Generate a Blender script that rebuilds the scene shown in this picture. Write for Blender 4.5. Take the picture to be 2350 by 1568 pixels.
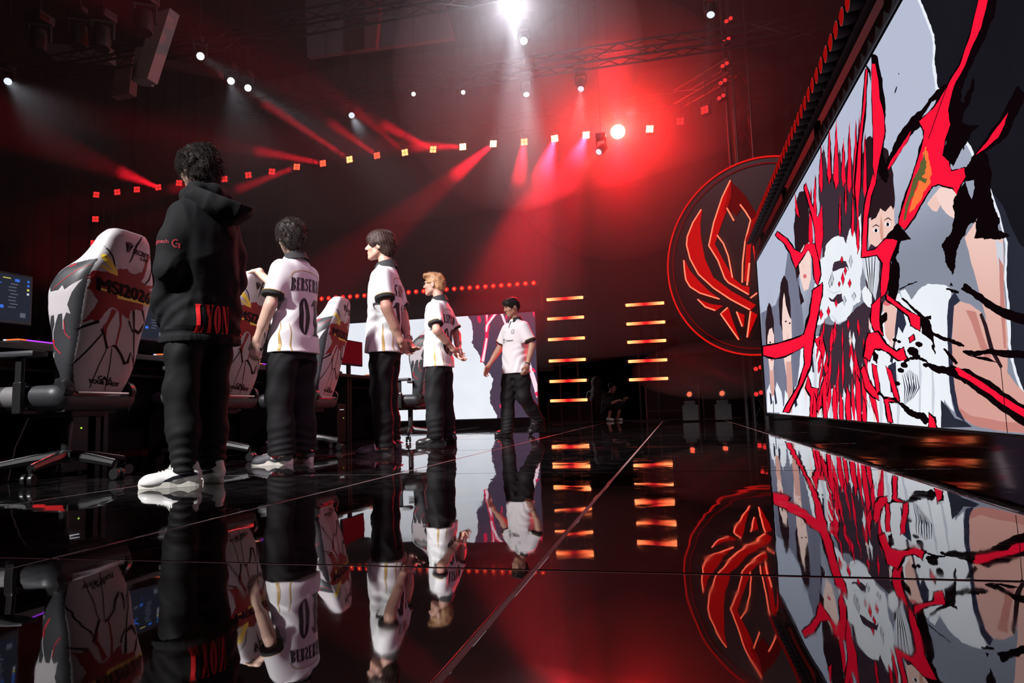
# An esports stage seen from floor level: players in white polos beside their gaming chairs,
# a huge LED wall on one side, red light bars, a neon emblem and a hazy lighting rig.
import bpy, bmesh, math, random
import numpy as np
from mathutils import Matrix, Vector
from mathutils.bvhtree import BVHTree

for _o in list(bpy.data.objects):
    bpy.data.objects.remove(_o, do_unlink=True)
SC = bpy.context.scene
COL = SC.collection

# ------------------------------------------------------------------ camera (24 mm, 33 cm above the deck, slight roll)
F, CX, CY, HC = 1567.0, 1175.0, 784.0, 0.33
_Yc = np.array([378.0, -146.0, -F]); _Yc /= np.linalg.norm(_Yc)
_Zc = np.cross(np.array([1, .031, 0.0]), _Yc)
if _Zc[1] < 0: _Zc = -_Zc
_Zc /= np.linalg.norm(_Zc)
_Xc = np.cross(_Yc, _Zc)
RC = np.array([_Xc, _Yc, _Zc]); CAMP = np.array([0, 0, HC])
cam_d = bpy.data.cameras.new('camera'); cam_d.sensor_width = 36.0; cam_d.lens = 36.0 * F / 2350.0
cam_d.clip_start = 0.02; cam_d.clip_end = 200
cam = bpy.data.objects.new('camera', cam_d); COL.objects.link(cam)
cam.matrix_world = Matrix([list(RC[0]) + [0], list(RC[1]) + [0], list(RC[2]) + [HC], [0, 0, 0, 1]])
SC.camera = cam
HAZE_BANK, HAZE_LOW, HAZE_FLARE, HAZE_TRUSS, HAZE_WHITE = 0.010, 0.08, 0.10, 0.07, 0.05

# ------------------------------------------------------------------ world: a dark hall
wd = bpy.data.worlds.new('hall_dark'); SC.world = wd; wd.use_nodes = True
wd.node_tree.nodes['Background'].inputs[0].default_value = (0.02, 0.004, 0.006, 1)
wd.node_tree.nodes['Background'].inputs[1].default_value = 0.02
vs = SC.view_settings
vs.view_transform = 'Standard'; vs.look = 'None'; vs.gamma = 1.0; vs.exposure = 0.0
vs.use_curve_mapping = False
SC.cycles.max_bounces = 4; SC.cycles.diffuse_bounces = 1; SC.cycles.glossy_bounces = 3
SC.cycles.transmission_bounces = 2; SC.cycles.volume_bounces = 0
SC.cycles.sample_clamp_indirect = 4.0
SC.cycles.adaptive_threshold = 0.02

# ------------------------------------------------------------------ stage lighting (front-of-house spots; beam lights live with their fixtures)
def spot(name, loc, target, power, color, angle, blend=0.3, radius=0.08):
    d = bpy.data.lights.new(name, 'SPOT'); d.energy = power; d.color = color
    d.spot_size = math.radians(angle); d.spot_blend = blend; d.shadow_soft_size = radius
    o = bpy.data.objects.new(name, d); COL.objects.link(o); o.location = loc
    v = Vector(target) - Vector(loc)
    o.rotation_euler = v.to_track_quat('-Z', 'Y').to_euler()
    return o

FOH = [((-5.8, -4.6, 7.4), (-2.35, 4.1, 0.95), 9500, (1.0, 0.975, 0.97), 21),
       ((-7.0, -1.0, 6.6), (-2.25, 7.3, 1.1), 6800, (1.0, 0.975, 0.97), 22)]
FOH += [((2.6, 0.4, 6.4), (-2.4, 5.8, 1.0), 640, (1.0, 0.45, 0.74), 34)]          # pink fill over the LED wall
for _i, (_l, _t, _p, _c, _a) in enumerate(FOH):
    spot('front_spot', _l, _t, _p, _c, _a, 0.4, 0.25)
# ------------------------------------------------------------------ helpers
def ray(x, y):
    d = np.array([x - CX, -(y - CY), -F]); d /= np.linalg.norm(d); return RC @ d
def at_z(x, y, z=0.0):
    d = ray(x, y); return CAMP + d * ((z - HC) / d[2])
def at_x(x, y, X):
    d = ray(x, y); return CAMP + d * (X / d[0])
def at_y(x, y, Y):
    d = ray(x, y); return CAMP + d * (Y / d[1])
def at_plane(x, y, p0, n):
    d = ray(x, y); p0 = np.array(p0); n = np.array(n)
    return CAMP + d * (np.dot(p0 - CAMP, n) / np.dot(d, n))

def srgb(r, g, b):
    def f(c):
        c /= 255.0
        return c / 12.92 if c <= 0.04045 else ((c + 0.055) / 1.055) ** 2.4
    return (f(r), f(g), f(b), 1.0)

MATS = {}
def mat(name, color=(0.5, 0.5, 0.5, 1), rough=0.5, metal=0.0, emit=None, strength=1.0, ior=1.5, coat=0.0,
        bump=None, spec=None, mottled=None, sss=0.0, sheen=0.0, sample=True):
    """procedural principled material; bump=(scale, strength[, detail]); mottled=(scale, amount) colour variation"""
    if name in MATS: return MATS[name]
    m = bpy.data.materials.new(name); m.use_nodes = True
    nt = m.node_tree; b = nt.nodes['Principled BSDF']
    b.inputs['Base Color'].default_value = color
    b.inputs['Roughness'].default_value = rough
    b.inputs['Metallic'].default_value = metal
    b.inputs['IOR'].default_value = ior
    b.inputs['Coat Weight'].default_value = coat
    if sheen: b.inputs['Sheen Weight'].default_value = sheen
    if spec is not None: b.inputs['Specular IOR Level'].default_value = spec
    if sss:
        b.inputs['Subsurface Weight'].default_value = sss
        b.inputs['Subsurface Radius'].default_value = (0.01, 0.004, 0.002)
    if emit:
        b.inputs['Emission Color'].default_value = emit
        b.inputs['Emission Strength'].default_value = strength
    tc = None
    if bump or mottled: tc = nt.nodes.new('ShaderNodeTexCoord')
    if bump:
        n = nt.nodes.new('ShaderNodeTexNoise'); n.inputs['Scale'].default_value = bump[0]
        n.inputs['Detail'].default_value = bump[2] if len(bump) > 2 else 4
        bp = nt.nodes.new('ShaderNodeBump'); bp.inputs['Strength'].default_value = bump[1]
        bp.inputs['Distance'].default_value = 0.01
        nt.links.new(tc.outputs['Object'], n.inputs['Vector'])
        nt.links.new(n.outputs['Fac'], bp.inputs['Height']); nt.links.new(bp.outputs['Normal'], b.inputs['Normal'])
    if mottled:
        n = nt.nodes.new('ShaderNodeTexNoise'); n.inputs['Scale'].default_value = mottled[0]; n.inputs['Detail'].default_value = 5
        mx = nt.nodes.new('ShaderNodeMix'); mx.data_type = 'RGBA'
        k = 1 - mottled[1]
        mx.inputs[6].default_value = (color[0] * k, color[1] * k, color[2] * k, 1); mx.inputs[7].default_value = color
        nt.links.new(tc.outputs['Object'], n.inputs['Vector'])
        nt.links.new(n.outputs['Fac'], mx.inputs[0]); nt.links.new(mx.outputs[2], b.inputs['Base Color'])
    if not sample:
        m.cycles.emission_sampling = 'NONE'
    MATS[name] = m
    return m

def glow(name, color, strength=1.0, sample=False):
    """a surface that gives off light (screen pixel field, lamp lens, neon tube)"""
    if name in MATS: return MATS[name]
    m = bpy.data.materials.new(name); m.use_nodes = True; nt = m.node_tree
    nt.nodes.remove(nt.nodes['Principled BSDF'])
    e = nt.nodes.new('ShaderNodeEmission'); e.inputs[0].default_value = color; e.inputs[1].default_value = strength
    nt.links.new(e.outputs[0], nt.nodes['Material Output'].inputs['Surface'])
    if not sample: m.cycles.emission_sampling = 'NONE'
    MATS[name] = m
    return m

def tag(o, label=None, cat=None, group=None, kind=None):
    if label: o['label'] = label
    if cat: o['category'] = cat
    if group: o['group'] = group
    if kind: o['kind'] = kind
    return o

def empty(name, loc=(0, 0, 0), rz=0.0):
    o = bpy.data.objects.new(name, None); COL.objects.link(o); o.location = loc; o.rotation_euler = (0, 0, rz)
    o.empty_display_size = 0.1
    return o

def link(name, me, m=None, parent=None, loc=None, rz=None):
    o = bpy.data.objects.new(name, me); COL.objects.link(o)
    if m is not None:
        for mm in (m if isinstance(m, (list, tuple)) else [m]): me.materials.append(mm)
    if parent is not None: o.parent = parent
    if loc is not None: o.location = loc
    if rz is not None: o.rotation_euler = (0, 0, rz)
    return o

def copy_tree(o, parent=None):
    c = o.copy(); COL.objects.link(c); c.parent = parent
    for ch in list(o.children): copy_tree(ch, c)
    return c

class MB:
    """collects simple solids into one mesh"""
    def __init__(s): s.v = []; s.f = []; s.mi = []; s.cur = 0
    def add(s, vs_, fs):
        n = len(s.v); s.v += [tuple(map(float, p)) for p in vs_]
        for q in fs: s.f.append([i + n for i in q]); s.mi.append(s.cur)
        return s
    def box(s, c, d, M=None, bev=0.0):
        hx, hy, hz = d[0] / 2, d[1] / 2, d[2] / 2
        if bev > 0:
            b = min(bev, hx * .9, hy * .9, hz * .9)
            bm = bmesh.new(); bmesh.ops.create_cube(bm, size=1.0)
            for v in bm.verts: v.co = Vector((v.co.x * d[0], v.co.y * d[1], v.co.z * d[2]))
            bmesh.ops.bevel(bm, geom=bm.edges[:], offset=b, segments=2, profile=0.6, affect='EDGES')
            bm.verts.index_update()
            P = [Vector(v.co) for v in bm.verts]; Q = [[v.index for v in f.verts] for f in bm.faces]; bm.free()
        else:
            P = [Vector((x, y, z)) for x in (-hx, hx) for y in (-hy, hy) for z in (-hz, hz)]
            Q = [(0, 1, 3, 2), (4, 6, 7, 5), (0, 4, 5, 1), (2, 3, 7, 6), (0, 2, 6, 4), (1, 5, 7, 3)]
        if M is not None: P = [M @ p for p in P]
        c = Vector(c)
        return s.add([p + c for p in P], Q)
    def tube(s, pts, r, n=8, caps=True, closed=False):
        pts = [Vector(p) for p in pts]; k = len(pts)
        rr = r if isinstance(r, (list, tuple)) else [r] * k
        up = None; P = []
        for i, p in enumerate(pts):
            a = pts[(i - 1) % k] if (i > 0 or closed) else p
            b = pts[(i + 1) % k] if (i < k - 1 or closed) else p
            t = (b - a)
            if t.length < 1e-9: t = Vector((0, 0, 1))
            t.normalize()
            if up is None:
                up = Vector((0, 0, 1)) if abs(t.z) < 0.9 else Vector((1, 0, 0))
            u = t.cross(up)
            if u.length < 1e-6: u = t.cross(Vector((0, 1, 0)))
            u.normalize(); w = u.cross(t).normalized(); up = w
            for j in range(n):
                an = 2 * math.pi * j / n
                P.append(p + (u * math.cos(an) + w * math.sin(an)) * rr[i])
        Q = []
        for i in range(k if closed else k - 1):
            i2 = (i + 1) % k
            for j in range(n):
                j2 = (j + 1) % n
                Q.append((i * n + j, i * n + j2, i2 * n + j2, i2 * n + j))
        if caps and not closed:
            Q.append(tuple(range(n - 1, -1, -1))); Q.append(tuple(range((k - 1) * n, k * n)))
        return s.add(P, Q)
    def cyl(s, a, b, r, n=16, r2=None):
        return s.tube([a, b], [r, r if r2 is None else r2], n)
    def lathe(s, prof, n=20, M=None, c=(0, 0, 0)):
        P = []; k = len(prof)
        for (r, z) in prof:
            for j in range(n):
                an = 2 * math.pi * j / n; P.append(Vector((r * math.cos(an), r * math.sin(an), z)))
        if M is not None: P = [M @ p for p in P]
        P = [p + Vector(c) for p in P]
        Q = [(i * n + j, i * n + (j + 1) % n, (i + 1) * n + (j + 1) % n, (i + 1) * n + j) for i in range(k - 1) for j in range(n)]
        Q.append(tuple(range(n - 1, -1, -1))); Q.append(tuple(range((k - 1) * n, k * n)))
        return s.add(P, Q)
    def prism(s, poly, f0, f1):
        """poly of 2-tuples; f0/f1 map (u,v) to 3-D for the back and front faces"""
        k = len(poly)
        A = [f0(u, v) for u, v in poly]; B = [f1(u, v) for u, v in poly]
        from mathutils.geometry import tessellate_polygon
        T = tessellate_polygon([[Vector((u, v, 0)) for u, v in poly]])
        Q = [tuple(t) for t in T] + [tuple(i + k for i in t[::-1]) for t in T]
        Q += [(i, (i + 1) % k, (i + 1) % k + k, i + k) for i in range(k)]
        return s.add(A + B, Q)
    def flat(s, poly, f):
        from mathutils.geometry import tessellate_polygon
        A = [f(u, v) for u, v in poly]
        T = tessellate_polygon([[Vector((u, v, 0)) for u, v in poly]])
        return s.add(A, [tuple(t) for t in T])
    def mesh(s, name, smooth=False):
        me = bpy.data.meshes.new(name); me.from_pydata(s.v, [], s.f)
        if any(s.mi): me.polygons.foreach_set('material_index', s.mi)
        me.update()
        if smooth:
            me.shade_smooth()
            try: me.set_sharp_from_angle(angle=math.radians(40))
            except Exception: pass
        return me
    def build(s, name, m, parent=None, smooth=False, loc=None, rz=None):
        return link(name, s.mesh(name, smooth), m, parent, loc, rz)

def rotz(a): return Matrix.Rotation(a, 3, 'Z')
def frame(n, up=(0, 0, 1)):
    """3x3 whose +Z column looks along n"""
    n = Vector(n).normalized(); u = Vector(up).cross(n)
    if u.length < 1e-5: u = Vector((1, 0, 0)).cross(n)
    u.normalize(); w = n.cross(u)
    return Matrix((u, w, n)).transposed()

def rough_poly(pts, amp=2.0, seed=0, depth=3):
    """ragged outline: fractal midpoint displacement of a closed polygon"""
    rnd = random.Random(seed); P = [tuple(p) for p in pts]
    for d in range(depth):
        Q = []
        for i, a in enumerate(P):
            b = P[(i + 1) % len(P)]; L = math.hypot(b[0] - a[0], b[1] - a[1])
            Q.append(a)
            if L > 2.2:
                j = min(amp / (1.6 ** d), L * 0.22) * rnd.uniform(-1, 1)
                Q.append(((a[0] + b[0]) / 2 - (b[1] - a[1]) / L * j, (a[1] + b[1]) / 2 + (b[0] - a[0]) / L * j))
        P = Q
    return P
# ------------------------------------------------------------------ soft solids: distance-field modelling, meshed with surface nets
class SDF:
    def __init__(s, lo, hi, h):
        s.lo = np.array(lo, np.float32); s.h = h
        n = np.ceil((np.array(hi) - s.lo) / h).astype(int) + 1; s.n = n
        s.ax = [s.lo[i] + h * np.arange(n[i], dtype=np.float32) for i in range(3)]
        s.f = np.full(tuple(n), 0.5, np.float32)
    def _box(s, lo, hi):
        a = np.clip(np.floor((np.array(lo) - s.lo) / s.h).astype(int), 0, s.n - 1)
        b = np.clip(np.ceil((np.array(hi) - s.lo) / s.h).astype(int) + 1, 1, s.n)
        if np.any(b <= a): return None, None
        sl = tuple(slice(a[i], b[i]) for i in range(3))
        X = s.ax[0][sl[0]][:, None, None]; Y = s.ax[1][sl[1]][None, :, None]; Z = s.ax[2][sl[2]][None, None, :]
        return sl, (X, Y, Z)
    def _mix(s, sl, d, k, op):
        f = s.f[sl]
        if op == 'u':
            h = np.clip(0.5 + 0.5 * (f - d) / k, 0, 1); s.f[sl] = f * (1 - h) + d * h - k * h * (1 - h)
        elif op == 's':
            d = -d; h = np.clip(0.5 - 0.5 * (f - d) / k, 0, 1); s.f[sl] = f * (1 - h) + d * h + k * h * (1 - h)
        elif op == 'i':
            s.f[sl] = np.maximum(f, d)
    def cone(s, a, b, ra, rb, k=0.02, op='u'):
        a = np.array(a, float); b = np.array(b, float); m = max(ra, rb) + k + 3 * s.h
        sl, G = s._box(np.minimum(a, b) - m, np.maximum(a, b) + m)
        if sl is None: return s
        X, Y, Z = G; ba = b - a; L2 = float(ba @ ba) + 1e-12
        t = np.clip(((X - a[0]) * ba[0] + (Y - a[1]) * ba[1] + (Z - a[2]) * ba[2]) / L2, 0, 1)
        d = np.sqrt((X - a[0] - ba[0] * t) ** 2 + (Y - a[1] - ba[1] * t) ** 2 + (Z - a[2] - ba[2] * t) ** 2) - (ra + (rb - ra) * t)
        s._mix(sl, d.astype(np.float32), k, op); return s
    def chain(s, pts, rs, k=0.02, op='u'):
        for i in range(len(pts) - 1): s.cone(pts[i], pts[i + 1], rs[i], rs[i + 1], k, op)
        return s
    def ell(s, c, r, R=None, k=0.02, op='u'):
        c = np.array(c, float); r = np.array(r, float); m = max(r) + k + 3 * s.h
        sl, G = s._box(c - m, c + m)
        if sl is None: return s
        X, Y, Z = G[0] - c[0], G[1] - c[1], G[2] - c[2]
        if R is not None:
            R = np.array(R); U = X * R[0, 0] + Y * R[1, 0] + Z * R[2, 0]; V = X * R[0, 1] + Y * R[1, 1] + Z * R[2, 1]; W = X * R[0, 2] + Y * R[1, 2] + Z * R[2, 2]
        else: U, V, W = X, Y, Z
        q = np.sqrt((U / r[0]) ** 2 + (V / r[1]) ** 2 + (W / r[2]) ** 2)
        g = np.sqrt((U / r[0] ** 2) ** 2 + (V / r[1] ** 2) ** 2 + (W / r[2] ** 2) ** 2) + 1e-6
        s._mix(sl, (q * (q - 1) / g).astype(np.float32), k, op); return s
    def box(s, c, hd, rnd_=0.01, R=None, k=0.01, op='u'):
        c = np.array(c, float); hd = np.array(hd, float); m = float(np.linalg.norm(hd)) + k + 3 * s.h
        sl, G = s._box(c - m, c + m)
        if sl is None: return s
        X, Y, Z = G[0] - c[0], G[1] - c[1], G[2] - c[2]
        if R is not None:
            R = np.array(R); U = X * R[0, 0] + Y * R[1, 0] + Z * R[2, 0]; V = X * R[0, 1] + Y * R[1, 1] + Z * R[2, 1]; W = X * R[0, 2] + Y * R[1, 2] + Z * R[2, 2]
        else: U, V, W = X, Y, Z
        a = np.abs(U) - hd[0] + rnd_; b = np.abs(V) - hd[1] + rnd_; e = np.abs(W) - hd[2] + rnd_
        d = np.sqrt(np.maximum(a, 0) ** 2 + np.maximum(b, 0) ** 2 + np.maximum(e, 0) ** 2) + np.minimum(np.maximum(a, np.maximum(b, e)), 0) - rnd_
        s._mix(sl, d.astype(np.float32), k, op); return s
    def loft(s, rows, k=0.02, op='u', n=2.3):
        """rows (z, cx, cy, half_x, half_y, yaw): stacked super-ellipses"""
        r = np.array([list(q) + [0.0] * (6 - len(q)) for q in rows], float); r = r[np.argsort(r[:, 0])]
        m = max(r[:, 3].max(), r[:, 4].max()) + k + 3 * s.h
        sl, G = s._box((r[:, 1].min() - m, r[:, 2].min() - m, r[0, 0] - 4 * s.h), (r[:, 1].max() + m, r[:, 2].max() + m, r[-1, 0] + 4 * s.h))
        if sl is None: return s
        X, Y, Z = G; z = Z.ravel()
        ip = [smooth_interp(z, r[:, 0], r[:, i]) for i in range(1, 6)]
        cx, cy, ax_, ay, yw = [q[None, None, :] for q in ip]
        dx = X - cx; dy = Y - cy; c = np.cos(yw); q_ = np.sin(yw)
        U = np.abs(dx * c + dy * q_) / ax_; V = np.abs(-dx * q_ + dy * c) / ay
        q = (U ** n + V ** n + 1e-9) ** (1.0 / n)
        d = (q - 1) * np.minimum(ax_, ay)
        d = np.maximum(d, np.maximum(r[0, 0] - Z, Z - r[-1, 0]))
        s._mix(sl, d.astype(np.float32), k, op); return s
    def plane(s, p, nrm, op='i'):
        """keep the side the normal points away from"""
        p = np.array(p, float); nrm = np.array(nrm, float); nrm /= np.linalg.norm(nrm)
        X = s.ax[0][:, None, None]; Y = s.ax[1][None, :, None]; Z = s.ax[2][None, None, :]
        d = ((X - p[0]) * nrm[0] + (Y - p[1]) * nrm[1] + (Z - p[2]) * nrm[2]).astype(np.float32)
        s.f = np.maximum(s.f, d); return s
    def disp(s, fn, band=0.06):
        """add fn(x,y,z) where near the surface"""
        ii = np.nonzero(np.abs(s.f) < band)
        if len(ii[0]):
            s.f[ii] += fn(s.ax[0][ii[0]], s.ax[1][ii[1]], s.ax[2][ii[2]]).astype(np.float32)
        return s
    def verts_faces(s):
        f = s.f; neg = f < 0
        a = neg[:-1, :-1, :-1]; cnt = np.zeros(a.shape, np.int8)
        for i in (0, 1):
            for j in (0, 1):
                for k in (0, 1): cnt += neg[i:i + a.shape[0], j:j + a.shape[1], k:k + a.shape[2]]
        act = (cnt > 0) & (cnt < 8); idx = np.full(a.shape, -1, np.int64)
        C = np.argwhere(act); idx[act] = np.arange(len(C))
        if len(C) == 0: return np.zeros((0, 3)), np.zeros((0, 4), int)
        P = np.zeros((len(C), 3)); W = np.zeros(len(C))
        cor = [(i, j, k) for i in (0, 1) for j in (0, 1) for k in (0, 1)]
        val = {c: f[C[:, 0] + c[0], C[:, 1] + c[1], C[:, 2] + c[2]] for c in cor}
        for c in cor:
            for ax in range(3):
                if c[ax] == 0:
                    e = list(c); e[ax] = 1; e = tuple(e); v0, v1 = val[c], val[e]
                    m = (v0 < 0) != (v1 < 0); t = v0[m] / (v0[m] - v1[m])
                    q = np.tile(np.array(c, float), (m.sum(), 1)); q[:, ax] += t
                    P[m] += q; W[m] += 1
        P = (P / W[:, None] + C) * s.h + s.lo
        Fs = []
        for ax in range(3):
            sl0 = [slice(None)] * 3; sl1 = [slice(None)] * 3; sl0[ax] = slice(0, -1); sl1[ax] = slice(1, None)
            ch = neg[tuple(sl0)] != neg[tuple(sl1)]; fl = neg[tuple(sl0)]
            u, v = (ax + 1) % 3, (ax + 2) % 3
            E_ = np.argwhere(ch); ok = (E_[:, u] > 0) & (E_[:, v] > 0) & (E_[:, u] < a.shape[u]) & (E_[:, v] < a.shape[v]); E_ = E_[ok]
            if len(E_) == 0: continue
            def cid(du, dv):
                q = E_.copy(); q[:, u] -= du; q[:, v] -= dv
                return idx[q[:, 0], q[:, 1], q[:, 2]]
            Q = np.stack([cid(1, 1), cid(0, 1), cid(0, 0), cid(1, 0)], 1)
            fw = fl[E_[:, 0], E_[:, 1], E_[:, 2]]
            Q[~fw] = Q[~fw][:, ::-1]
            Fs.append(Q[(Q >= 0).all(1)])
        return P, np.concatenate(Fs)
    def mesh(s, name, relax=1):
        V, Fc = s.verts_faces(); return np_mesh(name, V, Fc, relax)

def smooth_interp(x, xp, fp):
    """monotone-ish cubic (Catmull-Rom on uneven knots)"""
    if len(xp) < 3: return np.interp(x, xp, fp)
    m = np.gradient(fp, xp); i = np.clip(np.searchsorted(xp, x) - 1, 0, len(xp) - 2)
    h = xp[i + 1] - xp[i]; t = np.clip((x - xp[i]) / h, 0, 1)
    return (2 * t ** 3 - 3 * t ** 2 + 1) * fp[i] + (t ** 3 - 2 * t ** 2 + t) * h * m[i] + (-2 * t ** 3 + 3 * t ** 2) * fp[i + 1] + (t ** 3 - t ** 2) * h * m[i + 1]

def np_mesh(name, V, Fc, relax=0):
    if relax and len(V):
        for _ in range(relax):
            A = np.zeros_like(V); n = np.zeros(len(V))
            for i in range(4):
                j = (i + 1) % 4
                np.add.at(A, Fc[:, i], V[Fc[:, j]]); np.add.at(A, Fc[:, j], V[Fc[:, i]])
                np.add.at(n, Fc[:, i], 1); np.add.at(n, Fc[:, j], 1)
            V = V * 0.5 + 0.5 * A / np.maximum(n, 1)[:, None]
    me = bpy.data.meshes.new(name)
    me.vertices.add(len(V)); me.vertices.foreach_set('co', np.asarray(V, np.float32).ravel())
    k = Fc.shape[1]; me.loops.add(Fc.size); me.loops.foreach_set('vertex_index', Fc.astype(np.int32).ravel())
    me.polygons.add(len(Fc)); me.polygons.foreach_set('loop_start', np.arange(0, Fc.size, k, dtype=np.int32))
    me.update(calc_edges=True); me.validate(); me.shade_smooth()
    return me

_NP = {}
def wav(x, y, z, f, seed=0):
    """cheap smooth 3-D noise in -1..1 (sum of rotated sines)"""
    if seed not in _NP:
        r = np.random.RandomState(seed); D = r.normal(size=(7, 3)); D /= np.linalg.norm(D, axis=1)[:, None]
        _NP[seed] = (D * r.uniform(0.6, 1.5, (7, 1)), r.uniform(0, 6.28, 7))
    D, ph = _NP[seed]; o = 0
    for d, p in zip(D, ph): o = o + np.sin((x * d[0] + y * d[1] + z * d[2]) * f * 6.28 + p)
    return o / 3.2

def face_materials(me, fn):
    """fn(centres, normals) -> material index per face"""
    n = len(me.polygons); c = np.zeros(n * 3, np.float32); q = np.zeros(n * 3, np.float32)
    me.polygons.foreach_get('center', c); me.polygons.foreach_get('normal', q)
    me.polygons.foreach_set('material_index', fn(c.reshape(-1, 3), q.reshape(-1, 3)).astype(np.int32))

# ------------------------------------------------------------------ lettering and prints laid onto surfaces
def bvh_of(me):
    v = [Vector(p.co) for p in me.vertices]; return BVHTree.FromPolygons(v, [tuple(p.vertices) for p in me.polygons])
def text_polys(body, w, h, bold=0.0, shear=0.0):
    """flat triangles (u,v) of lettering fitted into a w x h box centred on 0"""
    cu = bpy.data.curves.new('lettering', 'FONT'); cu.body = body; cu.offset = bold; cu.shear = shear; cu.resolution_u = 3
    ob = bpy.data.objects.new('lettering', cu); COL.objects.link(ob)
    dg = bpy.context.evaluated_depsgraph_get(); me = ob.evaluated_get(dg).to_mesh()
    V = np.array([list(v.co) for v in me.vertices]); me.calc_loop_triangles(); T = [tuple(t.vertices) for t in me.loop_triangles]
    ob.evaluated_get(dg).to_mesh_clear(); bpy.data.objects.remove(ob); bpy.data.curves.remove(cu)
    lo = V.min(0); hi = V.max(0)
    U = [((p[0] - (lo[0] + hi[0]) / 2) / (hi[0] - lo[0]) * w, (p[1] - (lo[1] + hi[1]) / 2) / (hi[1] - lo[1]) * h) for p in V]
    return U, T
def poly_tris(polys):
    from mathutils.geometry import tessellate_polygon
    U, T = [], []
    for P_ in polys:
        n = len(U); U += list(P_); T += [tuple(i + n for i in t) for t in tessellate_polygon([[Vector((u, v, 0)) for u, v in P_]])]
    return U, T
def strip_polys(pts, w):
    """a polyline as short quads"""
    n = len(pts); W = w if isinstance(w, (list, tuple)) else [w] * n; A, B = [], []
    for i, p in enumerate(pts):
        a = pts[max(0, i - 1)]; b = pts[min(n - 1, i + 1)]; L = math.hypot(b[0] - a[0], b[1] - a[1]) or 1
        nx, ny = -(b[1] - a[1]) / L, (b[0] - a[0]) / L
        A.append((p[0] + nx * W[i] / 2, p[1] + ny * W[i] / 2)); B.append((p[0] - nx * W[i] / 2, p[1] - ny * W[i] / 2))
    return [[A[i], A[i + 1], B[i + 1], B[i]] for i in range(n - 1)]
def decal(name, U, T, bvh, to_ray, m, parent, lift=0.0015, maxedge=0.02):
    """project flat triangles onto a surface; to_ray(u,v) -> (origin, direction)"""
    bm = bmesh.new(); vs_ = [bm.verts.new((u, v, 0)) for u, v in U]
    for t in T:
        try: bm.faces.new([vs_[i] for i in t])
        except ValueError: pass
    for _ in range(5):
        E_ = [e for e in bm.edges if e.calc_length() > maxedge]
        if not E_: break
        bmesh.ops.subdivide_edges(bm, edges=E_, cuts=1); bmesh.ops.triangulate(bm, faces=[f for f in bm.faces if len(f.verts) > 3])
    dead = []
    for v in bm.verts:
        o, d = to_ray(v.co.x, v.co.y); hit = bvh.ray_cast(Vector(o), Vector(d))
        if hit[0] is None: dead.append(v)
        else: v.co = hit[0] - Vector(d).normalized() * lift
    bmesh.ops.delete(bm, geom=dead, context='VERTS')
    me = bpy.data.meshes.new(name); bm.to_mesh(me); bm.free()
    return link(name, me, m, parent)
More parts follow.
